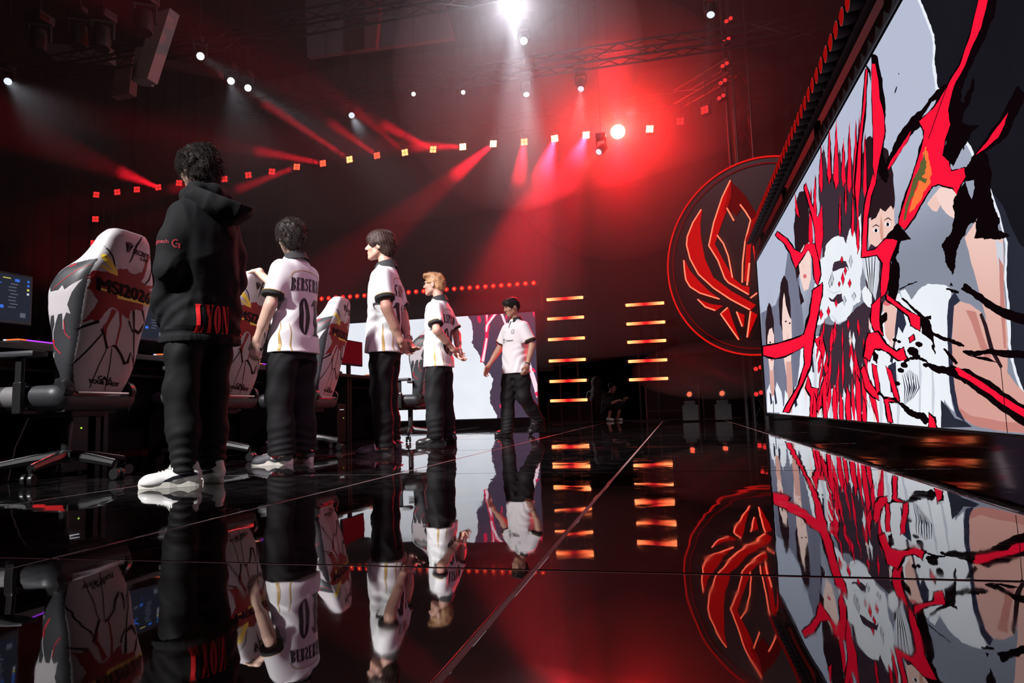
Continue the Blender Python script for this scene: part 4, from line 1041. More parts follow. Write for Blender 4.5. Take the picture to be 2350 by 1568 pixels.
# ------------------------------------------------------------------ moving-head spots
M_LENS = glow('white_lens', (0.93, 0.97, 1.0, 1), 3.2)
M_LENSD = glow('white_lens_soft', (0.80, 0.88, 1.0, 1), 1.1)
def moving_head(loc, aim, lens_m, label, size=1.0, top=None, group=None):
    loc = Vector(loc); d = (Vector(aim) - loc).normalized()
    r = empty('moving_head_spot', tuple(loc)); tag(r, label, 'stage lamp', group); s = size; Mx = frame(d)
    MB().lathe([(0.05 * s, -0.34 * s), (0.10 * s, -0.32 * s), (0.115 * s, -0.12 * s), (0.10 * s, 0.0), (0.085 * s, 0.0)], 20, Mx).build('lamp_head', M_CASE, r, True)
    if lens_m: MB().lathe([(0.001, 0.015 * s), (0.05 * s, 0.012 * s), (0.088 * s, -0.002)], 20, Mx).build('lens', lens_m, r, True)
    piv = d * (-0.16 * s); h = Vector((d.y, -d.x, 0)); h = h.normalized() if h.length > 1e-3 else Vector((1, 0, 0))
    mb = MB(); up = Vector((0, 0, 1))
    for sg in (-1, 1): mb.tube([piv + h * (0.135 * s * sg), piv + h * (0.135 * s * sg) + up * 0.26 * s], 0.022 * s, 8)
    mb.tube([piv + h * 0.15 * s + up * 0.26 * s, piv - h * 0.15 * s + up * 0.26 * s], 0.03 * s, 8); mb.build('yoke', M_CASE, r)
    zt = 12.5 - loc.z
    MB().box(piv + up * 0.34 * s, (0.26 * s, 0.26 * s, 0.13 * s), bev=0.02).build('base', M_CASE, r)
    MB().cyl(piv + up * 0.38 * s, piv + up * max(zt, 0.5 * s), 0.008, 6).build('hanging_clamp', M_CASE, r)
    return r
def beam(name, loc, aim, power, color, angle, blend=0.5, radius=0.06):
    loc = Vector(loc); d = (Vector(aim) - loc).normalized()
    return spot(name, loc + d * 0.04, aim, power, color, angle, blend, radius)
WH = [((18, 187), (140, 300, 7.0), 900, 10, 1, 'white spot head aimed off past the side drape with a pale beam'),
      ((460, 129), (640, 240, 9.5), 300, 14, 0, 'white spot head hanging highest of the cluster above the black hoodie'),
      ((530, 186), (570, 330, 9.6), 350, 22, 0, 'white spot head with a short beam falling straight down'),
      ((569, 202), (800, 345, 10.0), 1000, 9, 0, 'white spot head throwing a long slanting pale beam'),
      ((807, 265), (850, 345, 12.0), 200, 18, 1, 'blue-white spot head just above the red beams'),
      ((949, 216), (740, 90, 13.4), 60, 10, 0, 'tiny white spot head with a thin beam rising away'),
      ((1063, 212), (1060, 330, 12.0), 20, 20, 0, 'tiny white spot head between the two overhead trusses'),
      ((1180, 10), (1195, 420, 10.6), 2200, 28, 0, 'brightest white spot head with a wide beam falling through haze'),
      ((1202, 94), (1225, 420, 12.0), 1100, 22, 0, 'white spot head directly below the brightest one'),
      ((1208, 217), (1210, 420, 12.5), 200, 24, 1, 'soft white spot head level with the red flare'),
      ((1333, 204), (1320, 420, 12.5), 150, 24, 1, 'pinkish white spot head just above the red flare'),
      ((1374, 349), (1300, 420, 13.0), 40, 20, 1, 'small white spot head hanging below the red flare'),
      ((1631, 34), (1600, 300, 10.5), 150, 14, 1, 'lone white spot head high beside the emblem truss')]
for (px, (tx, ty, tY), pw, an, soft, lab) in WH:
    p = at_z(px[0], px[1], 7.0) if px != (1374, 349) else at_y(px[0], px[1], 14.0)
    a = at_y(tx, ty, tY)
    moving_head(p, (a * 0.55 + CAMP * 0.45 + p * 0.0) if soft == 0 else a, M_LENSD if soft else M_LENS, lab, 0.55 if 'tiny' in lab else 0.82)
    beam('white_beam', p, a, pw, (0.86, 0.92, 1.0), an, 0.8)
# unlit heads silhouetted near the ceiling
for (x, y, lab) in ((331, 75, 'dark unlit spot head in front of the pale ceiling fin'), (181, 108, 'dark unlit spot head hanging by the ceiling bay'), (233, 112, 'second dark unlit spot head hanging by the ceiling bay'), (88, 118, 'dark unlit spot head beside the truss lattice')):
    p = at_y(x, y, 8.6); moving_head(p, p + np.array([0.2, -0.3, -2.0]), None, lab, 1.15)
truss('black ceiling truss carrying the unlit spot heads', (-15.0, 8.7, 8.6), (-5.0, 8.7, 8.6))

# red beams out of the blinders (haze lights them up)
RED = (1.0, 0.008, 0.024)
RB = [((741, 375), (600, 348, 13.0), 700, 9), ((802, 366), (560, 205, 12.5), 1100, 8), ((865, 357), (770, 290, 13.0), 350, 9), ((994, 343), (830, 262, 12.0), 800, 9), ((1062, 337), (890, 335, 12.0), 900, 9),
      ((1132, 330), (940, 490, 11.5), 1900, 11), ((1203, 326), (1178, 520, 12.0), 1300, 14), ((1273, 318), (1215, 520, 12.0), 3400, 20), ((1345, 310), (1290, 440, 12.0), 2400, 20),
      ((681, 383), (540, 437, 13.0), 500, 8), ((363, 430), (140, 340, 11.0), 420, 14), ((515, 411), (300, 452, 12.0), 220, 10), ((929, 350), (800, 240, 12.5), 300, 8)]
for (a, (tx, ty, tY), pw, an) in RB:
    p = at_y(a[0], a[1], 14.97); beam('red_beam', p, at_y(tx, ty, tY), pw * 7.0, RED, an * 0.75, 0.5)
FL = at_y(1418, 303, 14.95)
for (tx, ty, tY, pw, an) in ((1395, 20, 13.2, 3200, 44), (1425, 620, 12.4, 3000, 46), (1560, 330, 13.4, 900, 80), (1250, 330, 13.4, 1100, 80)):
    beam('red_flare', FL, at_y(tx, ty, tY), pw * 1.15, RED, an, 1.0)
pl = bpy.data.lights.new('red_flare_core', 'POINT'); pl.energy = 900; pl.color = (1.0, 0.022, 0.016); pl.shadow_soft_size = 0.07
po = bpy.data.objects.new('red_flare_core', pl); COL.objects.link(po); po.location = tuple(FL + np.array([0, -0.06, 0]))
for (a, (tx, ty, tY), pw, an) in (((1741, 896), (1540, 812, 12.5), 260, 7), ((1657, 903), (1560, 872, 12.5), 60, 8), ((1582, 905), (1500, 880, 12.5), 25, 8)):
    beam('red_beam', at_y(a[0], a[1], 13.9), at_y(tx, ty, tY), pw, RED, an, 0.6)
wp = at_z(1180, 10, 7.0); wl = bpy.data.lights.new('white_flare_core', 'POINT'); wl.energy = 260; wl.color = (0.92, 0.90, 1.0); wl.shadow_soft_size = 0.08
wo = bpy.data.objects.new('white_flare_core', wl); COL.objects.link(wo); wo.location = tuple(wp + np.array([0, -0.12, -0.10]))
fr = empty('floor_lamp'); fu = False
MB().box((0, 0.05, -0.18), (0.22, 0.20, 0.10), bev=0.02).build('base', M_CASE, fr)
MB().lathe([(0.04, -0.16), (0.075, -0.13), (0.08, 0.0), (0.06, 0.0)], 16, frame((-0.4, -0.9, 0.25))).build('lamp_head', M_CASE, fr, True)
MB().lathe([(0.001, 0.012), (0.03, 0.01), (0.055, -0.002)], 16, frame((-0.4, -0.9, 0.25))).build('lens', M_CELL[1], fr, True)
MB().box((0, 0.05, -0.36), (0.30, 0.30, 0.30)).build('riser_box', M_CASE, fr)
for (x, y) in ((1657, 903), (1582, 905)):
    o = fr if not fu else copy_tree(fr); fu = True
    o.location = tuple(at_y(x, y, 13.95)); tag(o, 'small red spot lamp low on a riser beside the road cases', 'stage lamp', 'low red spots')
# wash lights: red on the deck and the side drape, red back light on the players
spot('red_wash', (-0.6, 14.6, 6.8), (-1.9, 4.9, 0.0), 900, (1.0, 0.02, 0.03), 30, 0.8, 0.15)
spot('red_wash', (-16.2, 14.8, 4.6), (-18.4, 17.6, 5.9), 160, RED, 62, 1.0, 0.1)

# upright pole for the high twin lamps, ceiling fins, road cases beyond the stage
pp = at_y(1662, 130, 14.12); lp = empty('lamp_pole', (float(pp[0]), 14.16, -0.7)); tag(lp, 'thin black pole carrying the highest red twin lamps', 'pole')
MB().cyl((0, 0, 0), (0, 0, 13.2), 0.035).build('pole_tube', M_CASE, lp); MB().box((0, 0, 0.02), (0.5, 0.5, 0.04)).build('base_plate', M_CASE, lp)
M_FIN = mat('pale_ceiling_board', (0.34, 0.28, 0.28, 1), 0.8, mottled=(2, 0.3))
def fin(name, quad, Y, th, m):
    P_ = [at_y(x, y, Y) for x, y in quad]; n = len(P_)
    V_ = [tuple(p) for p in P_] + [tuple(p + np.array([0, th, 0])) for p in P_]
    Q = [tuple(range(n)), tuple(range(2 * n - 1, n - 1, -1))] + [(i, (i + 1) % n, (i + 1) % n + n, i + n) for i in range(n)]
    return tag(MB().add(V_, Q).build(name, m), kind='structure')
fin('trim_1', [(352, 30), (390, 18), (338, 180), (305, 182)], 10.0, 0.25, M_FIN); fin('trim_2', [(310, 110), (350, 100), (330, 186), (300, 184)], 10.4, 0.25, M_FIN)
fin('trim_3', [(272, 118), (306, 118), (296, 214), (254, 222)], 11.5, 0.2, mat('brown_board', (0.20, 0.10, 0.09, 1), 0.8))
fin('trim_4', [(100, 100), (250, 108), (250, 142), (112, 130)], 12.5, 0.2, M_FIN)
fin('trim_5', [(365, 132), (500, 158), (500, 174), (362, 150)], 12.5, 0.2, mat('red_brown_board', (0.16, 0.05, 0.05, 1), 0.8))
fin('trim_6', [(700, -40), (1000, -60), (1040, 86), (705, 130)], 14.3, 0.15, mat('grey_board', (0.16, 0.13, 0.15, 1), 0.85)); fin('trim_7', [(838, 0), (872, 0), (862, 108), (836, 112)], 13.6, 0.15, mat('red_brown_board', (0.16, 0.05, 0.05, 1), 0.8))
spot('fin_fill_light', (-6.0, 4.5, 6.5), tuple(at_y(250, 120, 11.0)), 60, (1.0, 0.72, 0.70), 60, 0.8, 0.2)  # lamp added only to bring up the ceiling boards
def road_case(x, y, w, d, h_, lab, z=-0.7):
    r = empty('road_case', (x, y, z)); tag(r, lab, 'case')
    MB().box((0, 0, h_ / 2 + 0.10), (w, d, h_ - 0.10), bev=0.01).build('case_body', mat('black_case_board', (0.022, 0.021, 0.024, 1), 0.5), r)
    for sx in (-1, 1):
        for sy in (-1, 1):
            MB().box((sx * w / 2, sy * d / 2, h_ / 2 + 0.1), (0.03, 0.03, h_ - 0.1)).build('corner_rail', mat('dull_alu', (0.25, 0.25, 0.27, 1), 0.4, 0.9), r)
            MB().cyl((sx * (w / 2 - 0.08), sy * (d / 2 - 0.08) - 0.02, 0.05), (sx * (w / 2 - 0.08), sy * (d / 2 - 0.08) + 0.02, 0.05), 0.05, 12).build('wheel', M_PLAST, r, True)
    MB().box((0, -d / 2 - 0.006, h_ * 0.62), (w, 0.008, 0.012)).build('lid_joint', mat('dull_alu', (0.25, 0.25, 0.27, 1), 0.4, 0.9), r)
road_case(-0.10, 17.4, 1.25, 0.6, 1.45, 'tall black road case behind the shorter column of light bars')
road_case(1.10, 17.6, 0.95, 0.6, 1.20, 'lower black road case behind the low red spots')
road_case(-2.6, 17.3, 1.1, 0.6, 1.15, 'black road case behind the taller column of light bars')

spot('crew_fill_light', (-4.2, 18.6, 2.0), (-1.6, 17.4, 0.5), 45, (1.0, 0.86, 0.90), 55, 0.8, 0.1)  # lamp added to light the crew in place of stage spill
# ------------------------------------------------------------------ gaming chairs (local +x is where the sitter looks)
M_LWHITE = mat('white_leather', (0.47, 0.44, 0.46, 1), 0.5, bump=(260, 0.06))
M_LBLACK = mat('charcoal_leather', (0.030, 0.031, 0.036, 1), 0.48, bump=(260, 0.06))
M_LRED = mat('print_red', (0.24, 0.006, 0.008, 1), 0.6, spec=0.3)
M_LDARK = mat('print_dark', (0.006, 0.003, 0.005, 1), 0.8, spec=0.2)
M_LYEL = mat('print_yellow', (0.80, 0.58, 0.04, 1), 0.5)
def chair_map(cx, cy):
    """print coordinates (from the panel artwork) to local (y, z)"""
    yl = [70, 280, 600, 950, 1440]; xl = [400, 335, 272, 200, 110]; xr = [640, 770, 790, 735, 650]
    L = np.interp(cy, yl, xl); R_ = np.interp(cy, yl, xr); u = (cx - L) / (R_ - L) * 2 - 1
    z = 1.395 - (cy - 70) / 1370.0 * 0.895
    hw = np.interp(z, [0.50, 0.7, 1.0, 1.15, 1.30, 1.39], [0.205, 0.225, 0.245, 0.235, 0.165, 0.115])
    return (-u * hw, z)
def make_chair():
    r = empty('gaming_chair')
    s = SDF((-0.52, -0.36, 0.46), (0.16, 0.36, 1.46), 0.0055)
    rec = lambda z: -0.20 - (z - 0.5) * 0.22                      # reclined back
    rows = [(0.488, rec(.488) + .05, 0, .072, .200), (0.62, rec(.62) + .05, 0, .085, .232), (0.80, rec(.8) + .075, 0, .115, .25), (0.95, rec(.95) + .10, 0, .145, .268),
            (1.06, rec(1.06) + .105, 0, .15, .275), (1.14, rec(1.14) + .09, 0, .135, .258), (1.22, rec(1.22) + .055, 0, .10, .205), (1.30, rec(1.3) + .04, 0, .078, .17), (1.36, rec(1.36) + .035, 0, .066, .145), (1.395, rec(1.395) + .03, 0, .045, .115)]
    s.loft(rows, 0.01, n=3.6)
    cav = [(0.50, 0.02, 0, .14, .145), (0.7, 0.0, 0, .145, .15), (0.95, -0.02, 0, .155, .165), (1.08, -0.055, 0, .15, .16), (1.16, -0.10, 0, .12, .12), (1.22, -.10, 0, .08, .06)]
    s.loft(cav, 0.04, 's', n=2.4)
    me = s.mesh('backrest', 2)
    for m in (M_LWHITE, M_LBLACK, M_LRED): me.materials.append(m)
    def fm(c, n):
        x, y, z = c.T; f = x - np.array(rec(z)) + 0.045                               # f: distance forward of the rear skin
        side = (f > 0.034) & (np.abs(y) > 0.10)
        front = np.interp(z, [0.6, 0.8, 1.0, 1.1, 1.2], [0.15, 0.20, 0.262, 0.262, 0.17])
        out = np.zeros(len(c)); out[side & (z < 1.20 + 0.20 * (0.06 - f))] = 1
        out[side & (f > front - 0.016) & (z > 0.98)] = 0
        return out
    face_materials(me, fm)
    back = link('backrest', me, None, r); bv = bvh_of(me)
    back['label'] = 'white printed back shell with charcoal side bolsters'
    tr = lambda u, v: ((-1.2, u, v), (1, 0, 0))
    def dec(name, pts_list, m, lift): 
        U, T = poly_tris([[chair_map(*p) for p in P_] for P_ in pts_list]); return decal(name, U, T, bv, tr, m, back, lift, 0.03)
    splash = [(310, 470), (400, 460), (430, 440), (470, 410), (520, 400), (550, 430), (600, 420), (640, 400), (660, 330), (690, 250), (712, 185), (722, 220), (694, 300), (664, 400), (640, 470), (680, 500), (760, 480), (800, 456), (800, 492), (720, 520), (795, 545), (740, 560), (790, 600), (780, 645), (690, 650), (684, 720), (620, 722), (575, 740), (570, 822), (520, 790), (440, 742), (400, 760), (350, 842), (310, 884), (252, 850), (300, 780), (330, 700), (300, 640), (272, 620), (300, 560), (276, 520)]
    dec('red_splash', [rough_poly(splash, 7, 5, 2)], M_LRED, 0.0012)
    dec('red_web', sum([strip_polys(p, w) for p, w in (([(445, 760), (400, 870), (372, 920), (375, 1000), (392, 1085), (440, 1062)], [40, 22, 36, 22, 14, 8]), ([(492, 770), (500, 880), (470, 1060)], [22, 16, 12]), ([(330, 800), (270, 860), (215, 900)], [34, 22, 5]))], []), M_LRED, 0.0010)
    cracks = [([(585, 90), (556, 180), (545, 300), (528, 345)], [5, 11, 7, 4]), ([(345, 250), (400, 330), (430, 412)], 6), ([(755, 320), (710, 440), (675, 500)], [10, 9, 5]),
              ([(440, 1060), (470, 1065), (520, 1130), (560, 1205), (590, 1190), (610, 1100), (640, 1150), (682, 1232)], [12, 16, 14, 20, 18, 8, 7, 10]), ([(600, 740), (620, 900), (640, 1060), (668, 1200)], [14, 8, 8, 6]), ([(565, 830), (580, 870), (612, 925)], 9),
              ([(392, 1095), (330, 1240), (268, 1425)], 5), ([(436, 1080), (425, 1250), (410, 1440)], 5), ([(370, 950), (250, 1110), (138, 1245)], 7), ([(330, 872), (260, 910), (195, 952)], [16, 12, 8]),
              ([(620, 900), (668, 922), (700, 890), (720, 830)], [14, 22, 22, 8]), ([(680, 720), (720, 800), (756, 836)], [14, 9, 4]), ([(395, 1090), (376, 1000), (350, 930)], [16, 10, 16])]
    dec('crack_lines', sum([strip_polys(p, [q * 1.5 for q in w] if isinstance(w, list) else w * 1.5) for p, w in cracks], []), M_LDARK, 0.0016)['kind'] = 'stuff'
    dec('yellow_strokes', [[(338, 318), (362, 322), (452, 440), (458, 478), (400, 466), (346, 420), (356, 412), (420, 446), (372, 396), (340, 352)], [(330, 598), (460, 612), (468, 634), (765, 638), (758, 672), (468, 662), (462, 634), (332, 616)]], M_LYEL, 0.0020)
    # side bolsters: white splat with drips, red scratches
    patch = [(.262, 1.02), (.24, 1.05), (.225, 1.025), (.17, 1.03), (.15, 1.055), (.13, 1.03), (.05, 1.085), (.085, 1.01), (.10, .95), (.075, .90), (.10, .908), (.115, .86), (.125, .905), (.15, .90), (.165, .84), (.178, .90), (.20, .895), (.215, .83), (.222, .89), (.25, .90), (.262, .95)]
    drips = [([(.165, .845), (.176, .80), (.168, .765)], .006), ([(.215, .835), (.238, .79), (.226, .74)], .006), ([(.115, .865), (.108, .82)], .004)]
    scr = [([(.168, .77), (.15, .73), (.10, .69)], [.012, .006, .004]), ([(.238, .795), (.27, .74), (.30, .70)], .004), ([(.04, 1.17), (.10, 1.13), (.16, 1.08), (.21, 1.035)], [.002, .004, .003, .002]), ([(.13, 1.175), (.165, 1.16)], .010), ([(.11, .865), (.095, .80), (.06, .77)], .004)]
    for sg in (-1, 1):
        sr = lambda u, v, sg=sg: ((u - 0.045 + rec(v), sg * 0.6, v), (0, -sg, 0))
        U, T = poly_tris([rough_poly(patch, 0.004, 3, 1)] + sum([strip_polys(p, w) for p, w in drips], []) + [[(.14, .70), (.165, .70), (.152, .655)]])
        decal('white_splat', U, T, bv, sr, M_LWHITE, back, 0.0012, 0.03)['kind'] = 'stuff'
        U, T = poly_tris(sum([strip_polys(p, w) for p, w in scr], [])); decal('red_scratches', U, T, bv, sr, mat('print_bright_red', (0.55, 0.01, 0.03, 1), 0.5), back, 0.0018, 0.03)['kind'] = 'stuff'
    def lettering(body, x0, y0, x1, y1, bold=0.0, shear=0.0, name='lettering', m=M_LDARK):
        U, T = text_polys(body, x1 - x0, y1 - y0, 0.0, shear); cx, cy = (x0 + x1) / 2, (y0 + y1) / 2
        sl = 0.085                                               # artwork is drawn in perspective: lines slope
        V_, T2 = [], []
        for k, (dx, dy) in enumerate(((0, 0), (bold, 0), (-bold, 0), (0, bold * 0.7), (0, -bold * 0.7))[:5 if bold else 1]):
            q = len(V_); V_ += [chair_map(cx + u + dx, cy - v + u * sl + dy) for u, v in U]; T2 += [tuple(i + q for i in t) for t in T]
        decal(name, V_, T2, bv, tr, m, back, 0.0024, 0.03)
    lettering('MSI2026', 330, 538, 752, 640, 7.0, name='event_lettering')
    lettering('CALL', 335, 1325, 465, 1357, 3.5); lettering('YOUR SHOT', 255, 1362, 538, 1394, 3.5)
    lettering('SECRET', 543, 222, 692, 262, 2.0, name='maker_lettering'); lettering('LAB', 622, 274, 692, 300, 2.0, name='maker_lettering')
    dec('maker_mark', [[(464, 176), (498, 196), (498, 262), (494, 264)], [(504, 198), (536, 186), (510, 258), (504, 264)], [(472, 172), (500, 178), (530, 178), (502, 192)]], M_LDARK, 0.0024)
    MB().tube([(rec(.54) - 0.03, -0.18, 0.483), (rec(.54) - 0.03, 0.18, 0.483)], 0.008, 8).build('seam_bar', M_CHROME, back)
    # side hinge covers
    for sy in (-1, 1):
        MB().lathe([(0.001, 0.02), (0.045, 0.018), (0.055, 0.0), (0.055, -0.03)], 20, frame((0, sy, 0)), (-0.19, sy * 0.235, 0.50)).build('hinge_cover', M_PLAST, r, True)
        MB().box((-0.18, sy * 0.225, 0.46), (0.06, 0.012, 0.16), bev=0.004).build('hinge_plate', M_CASE, r)
    # seat
    s = SDF((-0.34, -0.36, 0.34), (0.40, 0.36, 0.62), 0.008)
    s.box((0.04, 0, 0.445), (0.27, 0.26, 0.055), 0.05)
    for sy in (-1, 1): s.cone((-0.16, sy * 0.235, 0.47), (0.26, sy * 0.245, 0.475), 0.055, 0.05, 0.04)
    s.box((0.03, 0, 0.53), (0.30, 0.15, 0.035), 0.03, None, 0.03, 's')
    me = s.mesh('seat', 1)
    for m in (M_LBLACK, mat('shaded_white_leather', (0.16, 0.155, 0.16, 1), 0.45)): me.materials.append(m)  # white seat patch, its shade put into a darker colour
    face_materials(me, lambda c, n: ((np.abs(c[:, 1]) > 0.2) & (c[:, 0] > 0.0 + (c[:, 2] - .45) * .8) & (c[:, 0] < 0.14) & (c[:, 2] > 0.40)).astype(int))
    link('seat', me, None, r)
    MB().box((0.02, 0, 0.375), (0.34, 0.24, 0.04), bev=0.01).build('tilt_plate', M_CASE, r)
    MB().tube([(0.05, -0.13, 0.37), (0.05, -0.30, 0.36)], 0.008, 8).build('tilt_lever', M_CASE, r)
    for sy in (-1, 1):
        a = MB(); a.box((0.0, sy * 0.22, 0.385), (0.06, 0.18, 0.02)); a.box((0.0, sy * 0.31, 0.46), (0.055, 0.035, 0.17), bev=0.008); a.box((0.0, sy * 0.31, 0.60), (0.04, 0.026, 0.15), bev=0.006)
        ar = a.build('armrest', M_PLAST, r)
        MB().box((0.01, sy * 0.305, 0.69), (0.27, 0.10, 0.032), bev=0.014).build('arm_pad', M_LBLACK, ar, True)
    MB().lathe([(0.05, 0.0), (0.05, 0.06), (0.028, 0.07), (0.028, 0.26), (0.02, 0.27)], 18, None, (0, 0, 0.10)).build('gas_lift', M_PLAST, r, True)
    for k in range(5):
        an = 2 * math.pi * k / 5 + 0.62; c, q = math.cos(an), math.sin(an)
        leg = MB(); P_ = [(0.03 * c, 0.03 * q, 0.135), (0.17 * c, 0.17 * q, 0.118), (0.33 * c, 0.33 * q, 0.090)]
        leg.tube(P_, [0.035, 0.028, 0.022], 8); lg = leg.build('base_leg', mat('satin_black_alloy', (0.03, 0.03, 0.032, 1), 0.28, 0.6), r, True)
        MB().tube([(p[0], p[1], p[2] + 0.03 - i * 0.005) for i, p in enumerate(P_)], 0.004, 6).build('leg_trim', M_CHROME, lg)
        cs = MB(); u = Vector((-q, c, 0))
        for sg in (-1, 1): cs.lathe([(0.012, -0.010), (0.030, -0.010), (0.032, 0.0), (0.030, 0.010), (0.012, 0.010)], 16, frame(tuple(u)), Vector((0.345 * c, 0.345 * q, 0.033)) + u * (0.018 * sg))
        cs.cyl((0.33 * c, 0.33 * q, 0.03), (0.33 * c, 0.33 * q, 0.09), 0.010, 8); cs.build('caster', M_PLAST, lg, True)
    return r
CH = [((-3.53, 3.36), 0.02, 'white printed gaming chair beside the person in the black hoodie'), ((-3.56, 4.70), 0.0, 'white printed gaming chair under the hand of a player'),
      ((-3.48, 5.93), 0.12, 'white printed gaming chair standing free between two players before the bright screen'), ((-3.10, 7.70), 0.0, 'white printed gaming chair half hidden behind the fair-haired player')]
c0 = make_chair()
CHAIRS = []
for i, ((x, y), dz, lab) in enumerate(CH):
    o = c0 if i == 0 else copy_tree(c0)
    o.location = (x, y, 0); o.rotation_euler = (0, 0, math.pi + dz); o.scale = (1.04, 1.04, 1.045); tag(o, lab, 'chair', 'gaming chairs along the desk'); CHAIRS.append(o)
# ------------------------------------------------------------------ players' desks, monitors and gear
M_DESK = mat('black_laminate', (0.012, 0.012, 0.013, 1), 0.38, bump=(40, 0.05))
M_SCR = glow('desktop_slate', srgb(38, 40, 52), 1.0)
M_SCRB = glow('desktop_blue', srgb(60, 110, 220), 1.0); M_SCRW = glow('desktop_white', srgb(190, 200, 215), 1.0); M_SCRR = glow('desktop_red', srgb(84, 8, 16), 1.0)
M_SCRY = glow('desktop_yellow', srgb(200, 190, 90), 1.0); M_SCRG = glow('desktop_grey', srgb(90, 94, 108), 1.0)
M_KEYP = glow('key_violet', srgb(170, 60, 255), 1.6); M_KEYW = glow('key_white', srgb(225, 225, 235), 1.0); M_KEYO = glow('key_orange', srgb(255, 120, 60), 1.0)
DX0, DX1, DZ = -4.55, -3.86, 0.83
def desk_unit(y0, y1):
    r = empty('player_desk', ((DX0 + DX1) / 2, (y0 + y1) / 2, 0)); w = y1 - y0 - 0.006; d = DX1 - DX0
    MB().box((0, 0, DZ - 0.02), (d, w, 0.04), bev=0.006).build('desk_top', M_DESK, r)
    for sy in (-1, 1): MB().box((-0.02, sy * (w / 2 - 0.03), (DZ - 0.04) / 2), (d - 0.10, 0.04, DZ - 0.04)).build('side_panel', M_DESK, r)
    MB().box((-d / 2 + 0.06, 0, 0.42), (0.02, w - 0.1, 0.62)).build('modesty_panel', M_DESK, r)
    MB().box((-d / 2 + 0.2, 0, 0.70), (0.25, w - 0.12, 0.02)).build('cable_tray', M_CASE, r)
    return r
def monitor(red):
    r = empty('monitor')           # screen faces +x
    MB().box((0, 0, 0.33), (0.035, 0.56, 0.34), bev=0.008).build('casing', M_PLAST, r)
    sc = MB(); sc.box((0.0185, 0, 0.335), (0.002, 0.535, 0.300)); so = sc.build('screen', M_SCRR if red else M_SCR, r)
    def px(y, z, w, h, m, nm='screen_icon'): MB().box((0.0205, y, z), (0.002, w, h)).build(nm, m, so)
    if not red:
        for k in range(4): px(0.245, 0.455 - k * 0.028, 0.014, 0.014, (M_SCRB, M_SCRB, M_SCRY, M_SCRW)[k])
        for k in range(8): px(0.14 + 0.012 * (k % 3 == 0), 0.425 - k * 0.022, 0.05, 0.006, M_SCRG, 'screen_text')
        px(0.17, 0.452, 0.03, 0.018, M_SCRB); px(0.10, 0.46, 0.05, 0.006, M_SCRY, 'screen_text'); px(0.215, 0.225, 0.035, 0.03, M_SCRG)
        px(0.02, 0.275, 0.035, 0.022, M_SCRG); px(0.07, 0.27, 0.03, 0.02, M_SCRB)
        mb = MB()
        for (a, b, l) in ((0.02, 0.40, .5), (0.0, 0.38, -.4), (-0.03, 0.39, 1.2), (-0.06, 0.37, .2)):
            c, q = math.cos(l), math.sin(l); mb.add([(0.0215, a + 0.06 * c, b + 0.06 * q), (0.0215, a - 0.012 * q, b + 0.012 * c), (0.0215, a - 0.04 * c, b - 0.04 * q), (0.0215, a + 0.008 * q, b - 0.008 * c)], [(0, 1, 2, 3)])
        mb.build('screen_artwork', M_SCRB, so)
    MB().box((-0.04, 0, 0.16), (0.04, 0.06, 0.34), bev=0.008).build('stand_neck', M_PLAST, r)
    MB().box((-0.03, 0, 0.008), (0.22, 0.26, 0.016), bev=0.006).build('stand_base', M_PLAST, r)
    return r
def keyboard():
    r = empty('keyboard'); MB().box((0, 0, 0.012), (0.135, 0.36, 0.020), bev=0.004).build('keyboard_case', M_PLAST, r)
    km = MB().box((0, 0, 0.006), (0.016, 0.016, 0.008), bev=0.002).mesh('key')
    kms = []
    for m in (M_KEYP, M_KEYW, M_KEYO):
        q = km.copy(); q.materials.append(m); kms.append(q)
    for i in range(5):
        for j in range(16):
            o = link('key', kms[0 if j > 9 else (2 if j < 3 else 0)] if i != 0 else kms[1], None, r); o.location = (-0.046 + i * 0.023, -0.165 + j * 0.022, 0.022)
    return r
STY = [3.40, 4.65, 5.90, 7.15, 8.40]
WHO = ['beside the black hoodie', 'behind the hand-on-chair player', 'beside the free-standing chair', 'beyond the free-standing chair', 'at the far desk end']
mon = monitor(False); monr = monitor(True); kb = keyboard(); fu = [False, False, False]; d0 = None
ms0 = empty('mouse'); s = SDF((-0.08, -0.05, -0.01), (0.08, 0.05, 0.06), 0.004); s.ell((0, 0, 0.012), (0.06, 0.033, 0.028)); s.plane((0, 0, 0.0), (0, 0, -1)); link('mouse_shell', s.mesh('mouse_shell'), M_PLAST, ms0)
MB().cyl((-0.03, -0.004, 0.036), (-0.03, 0.004, 0.036), 0.008, 10).build('scroll_wheel', M_KEYW, ms0)
ml = [ms0]
def headset():
    r = empty('headset')
    P_ = [(0, 0.085 * math.cos(t), 0.05 + 0.10 * math.sin(t)) for t in np.linspace(-0.1, math.pi + 0.1, 15)]
    MB().tube(P_, 0.010, 8).build('headband', M_PLAST, r, True)
    for sy in (-1, 1): MB().lathe([(0.02, -0.012), (0.042, -0.010), (0.046, 0.008), (0.03, 0.018)], 16, frame((0, sy, 0)), (0, sy * 0.088, 0.047)).build('ear_cup', M_PLAST, r, True)
    return r
hs0 = headset()
